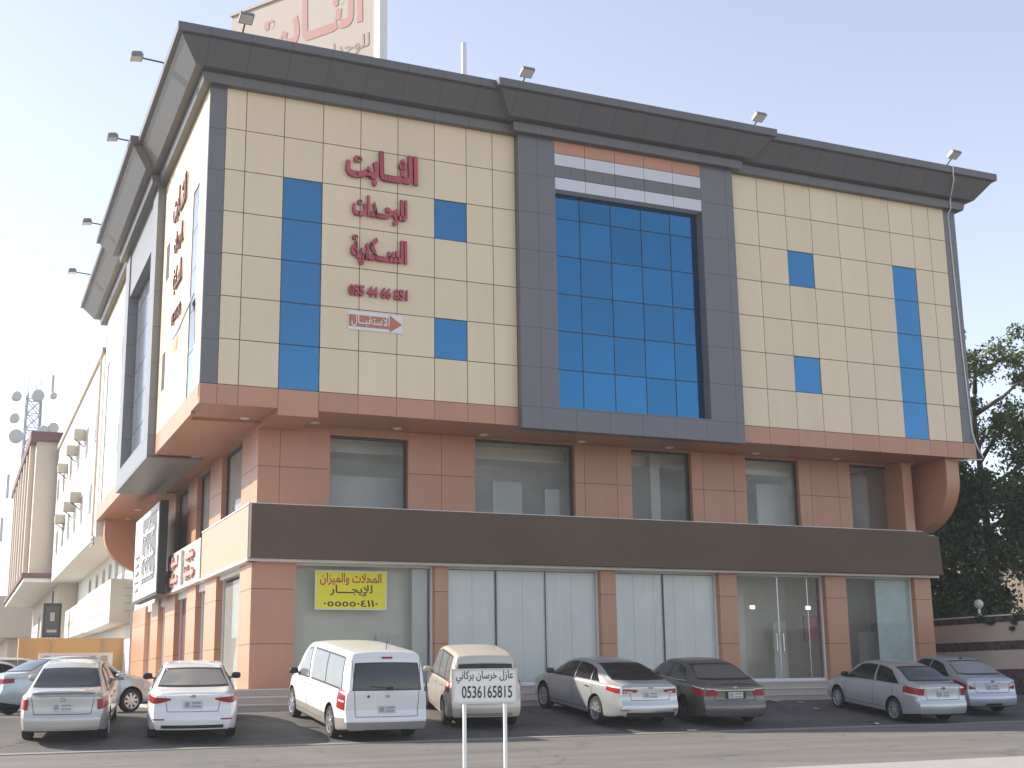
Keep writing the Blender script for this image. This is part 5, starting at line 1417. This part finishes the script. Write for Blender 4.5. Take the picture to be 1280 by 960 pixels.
def accent_extra(x):
    b = MB(); d = 1.6; z = x['top'](d); b.tube([(x['xr0'] + d, 0, z - .01), (x['xr0'] + d - .14, 0, z + .10)], .01, 5); b.box((x['xr0'] + d - .04, -.03, z - .01), (x['xr0'] + d + .05, .03, z + .02))
    b.build('roof_antenna', M_black, x['root'])
accent['extra'] = accent_extra
van = dict(cat='van', L=5.15, W=1.92, H=1.925, wb=3.2, ro=1.05, rw=.345, paint=P_van, clad_z=.50, top=[(0, 1.80), (.04, 1.86), (.16, 1.895), (1.0, 1.922), (2.8, 1.918), (3.35, 1.86), (3.75, 1.66), (4.3, 1.22), (4.55, 1.11), (4.9, .95), (5.15, .66)],
    belt=[(0, 1.08), (2.5, 1.06), (3.7, 1.03), (4.3, .98), (5.15, .6)], rear=[(.2, .10), (.3, .02), (.48, 0), (.58, .02), (.62, .06), (1.05, .075), (1.85, .24), (2, .28)], roofk=.80, crown=.07, wtop=.19,
    win=[(.42, 1.62, .52, 1.66), (1.68, 2.78, 1.72, 2.80), (2.98, 3.95, 3.02, 3.42)], rg=(.74, .68, 1.13, 1.66), fg=(.75, .62, 1.25, 1.75), glass=M_carglass_lt, Rr=.45, kr=.07, bulge=.05,
    lamps=[('tail_light', M_tail, 50, 76, [(0, .70), (1, .72)], [(0, 1.08), (1, 1.14)]), ('reversing_lamp', M_clear, 52, 70, [(0, .86), (1, .86)], [(0, .90), (1, .90)])],
    plate=.72, badge=.99, boot=(.76, .57, 1.72), doors=[1.66, 2.88, 3.98], handles=[2.7, 3.15], mirror=3.85, spokes=6, spoke_w=.05, dlean=0,
    rear_strips=[('brake_light', M_tail, -.12, .12, 1.755, 1.785, .014)])
def van_extra(x):
    b = MB(); d = .55; z = x['top'](d); b.tube([(x['xr0'] + d, -.1, z - .01), (x['xr0'] + d - .06, -.1, z + .22)], .008, 5); b.build('roof_antenna', M_black, x['root'])
    b = MB(); e = x['end_pt']; p0, p1 = e(-.06, 1.15, .025), e(.38, 1.19, .022); b.tube([p0, p1], .011, 5); b.box((p0.x - .02, p0.y - .05, p0.z - .03), (p0.x + .02, p0.y + .05, p0.z + .03)); b.build('rear_wiper', M_black, x['root'])
    b = MB(); p = e(.42, .99, .006); b.lathe([(0, .02), (.022, .02), (.026, 0)], (p.x - .02, p.y, p.z), 10, axis='x'); b.build('lock', M_black, x['root'])
van['extra'] = van_extra
innova = dict(L=4.58, W=1.76, H=1.76, wb=2.75, ro=.98, rw=.325, paint=P_cream, top=[(0, 1.52), (.04, 1.60), (.2, 1.675), (.8, 1.745), (2.1, 1.76), (2.65, 1.69), (3.5, 1.12), (3.85, 1.05), (4.35, .9), (4.58, .64)],
    belt=[(0, 1.06), (2.2, 1.02), (3.4, .97), (4.58, .7)], rear=[(.2, .12), (.32, .03), (.5, 0), (.62, .03), (1.0, .07), (1.5, .26), (1.8, .34)], roofk=.74, crown=.06, wtop=.145,
    win=[(.42, .98, .58, 1.05), (1.04, 1.92, 1.1, 1.95), (1.99, 3.15, 2.02, 2.66)], rg=(.68, .60, 1.10, 1.47), fg=(.66, .55, 1.15, 1.62), glass=M_carglass_lt, Rr=.5, kr=.09, bulge=.05,
    lamps=[('tail_light', M_tail, 52, 82, [(0, .84), (1, .86)], [(0, 1.05), (1, 1.25)]), ('reversing_lamp', M_clear, 56, 78, [(0, .97), (1, .97)], [(0, 1.1), (1, 1.12)])],
    plate=.80, badge=.98, boot=(.70, .60, 1.52), doors=[1.0, 1.96, 3.2], handles=[1.25, 2.2], mirror=2.95, spokes=7, mirror_mat=P_cream,
    rear_strips=[('bumper_trim', M_clad, -.6, .6, .33, .40, .006)])

make_car('parked_car', 'warm silver sedan with a small boot spoiler, nearest the left edge in front', corolla, (-3.66, -3.67, 77.9))
make_car('parked_car', 'white sedan with black mirrors seen from behind, left of the white van', optima, (-1.15, -3.78, 78.9))
make_car('parked_van', 'white passenger van with a grey lower bumper and tall rear window', van, (2.35, -4.26, 89.0), 'parked cars')
make_car('parked_car', 'cream people carrier parked behind the post sign, right of the white van', innova, (5.75, -3.26, 76.8))
make_car('parked_car', 'silver sedan with twin spoke wheels beside the dark brown sedan', k5, (9.22, -3.59, 90.6))
make_car('parked_car', 'dusty dark brown sedan with a chrome bar between its tail lights', accord, (11.88, -3.91, 80.2))
make_car('parked_car', 'pale silver small sedan with dark side windows, in front of the right shopfront', yaris, (17.56, -4.75, 86.0))
make_car('parked_car', 'bluish silver sedan with a roof antenna, nearest the boundary wall', accent, (20.65, -3.61, 78.6))
teal = dict(corolla); teal.update(paint=P_teal, extra=None, mirror_mat=P_teal, lamps=[('tail_light', M_tail, 30, 58, [(0, .76), (1, .79)], [(0, .88), (1, .90)])]); del teal['extra']
make_car('parked_car', 'pale teal sedan parked sideways behind the warm silver sedan', teal, (-2.9, 3.0, 22))
w2 = dict(yaris); w2.update(paint=P_white)
make_car('parked_car', 'white sedan mostly hidden at the left edge behind the teal sedan', w2, (-4.7, 7.6, 28))
w3 = dict(innova); w3.update(paint=P_white)
make_car('parked_car', 'white off-roader with dark windows farthest away at the left edge', w3, (-2.9, 18.5, 24))
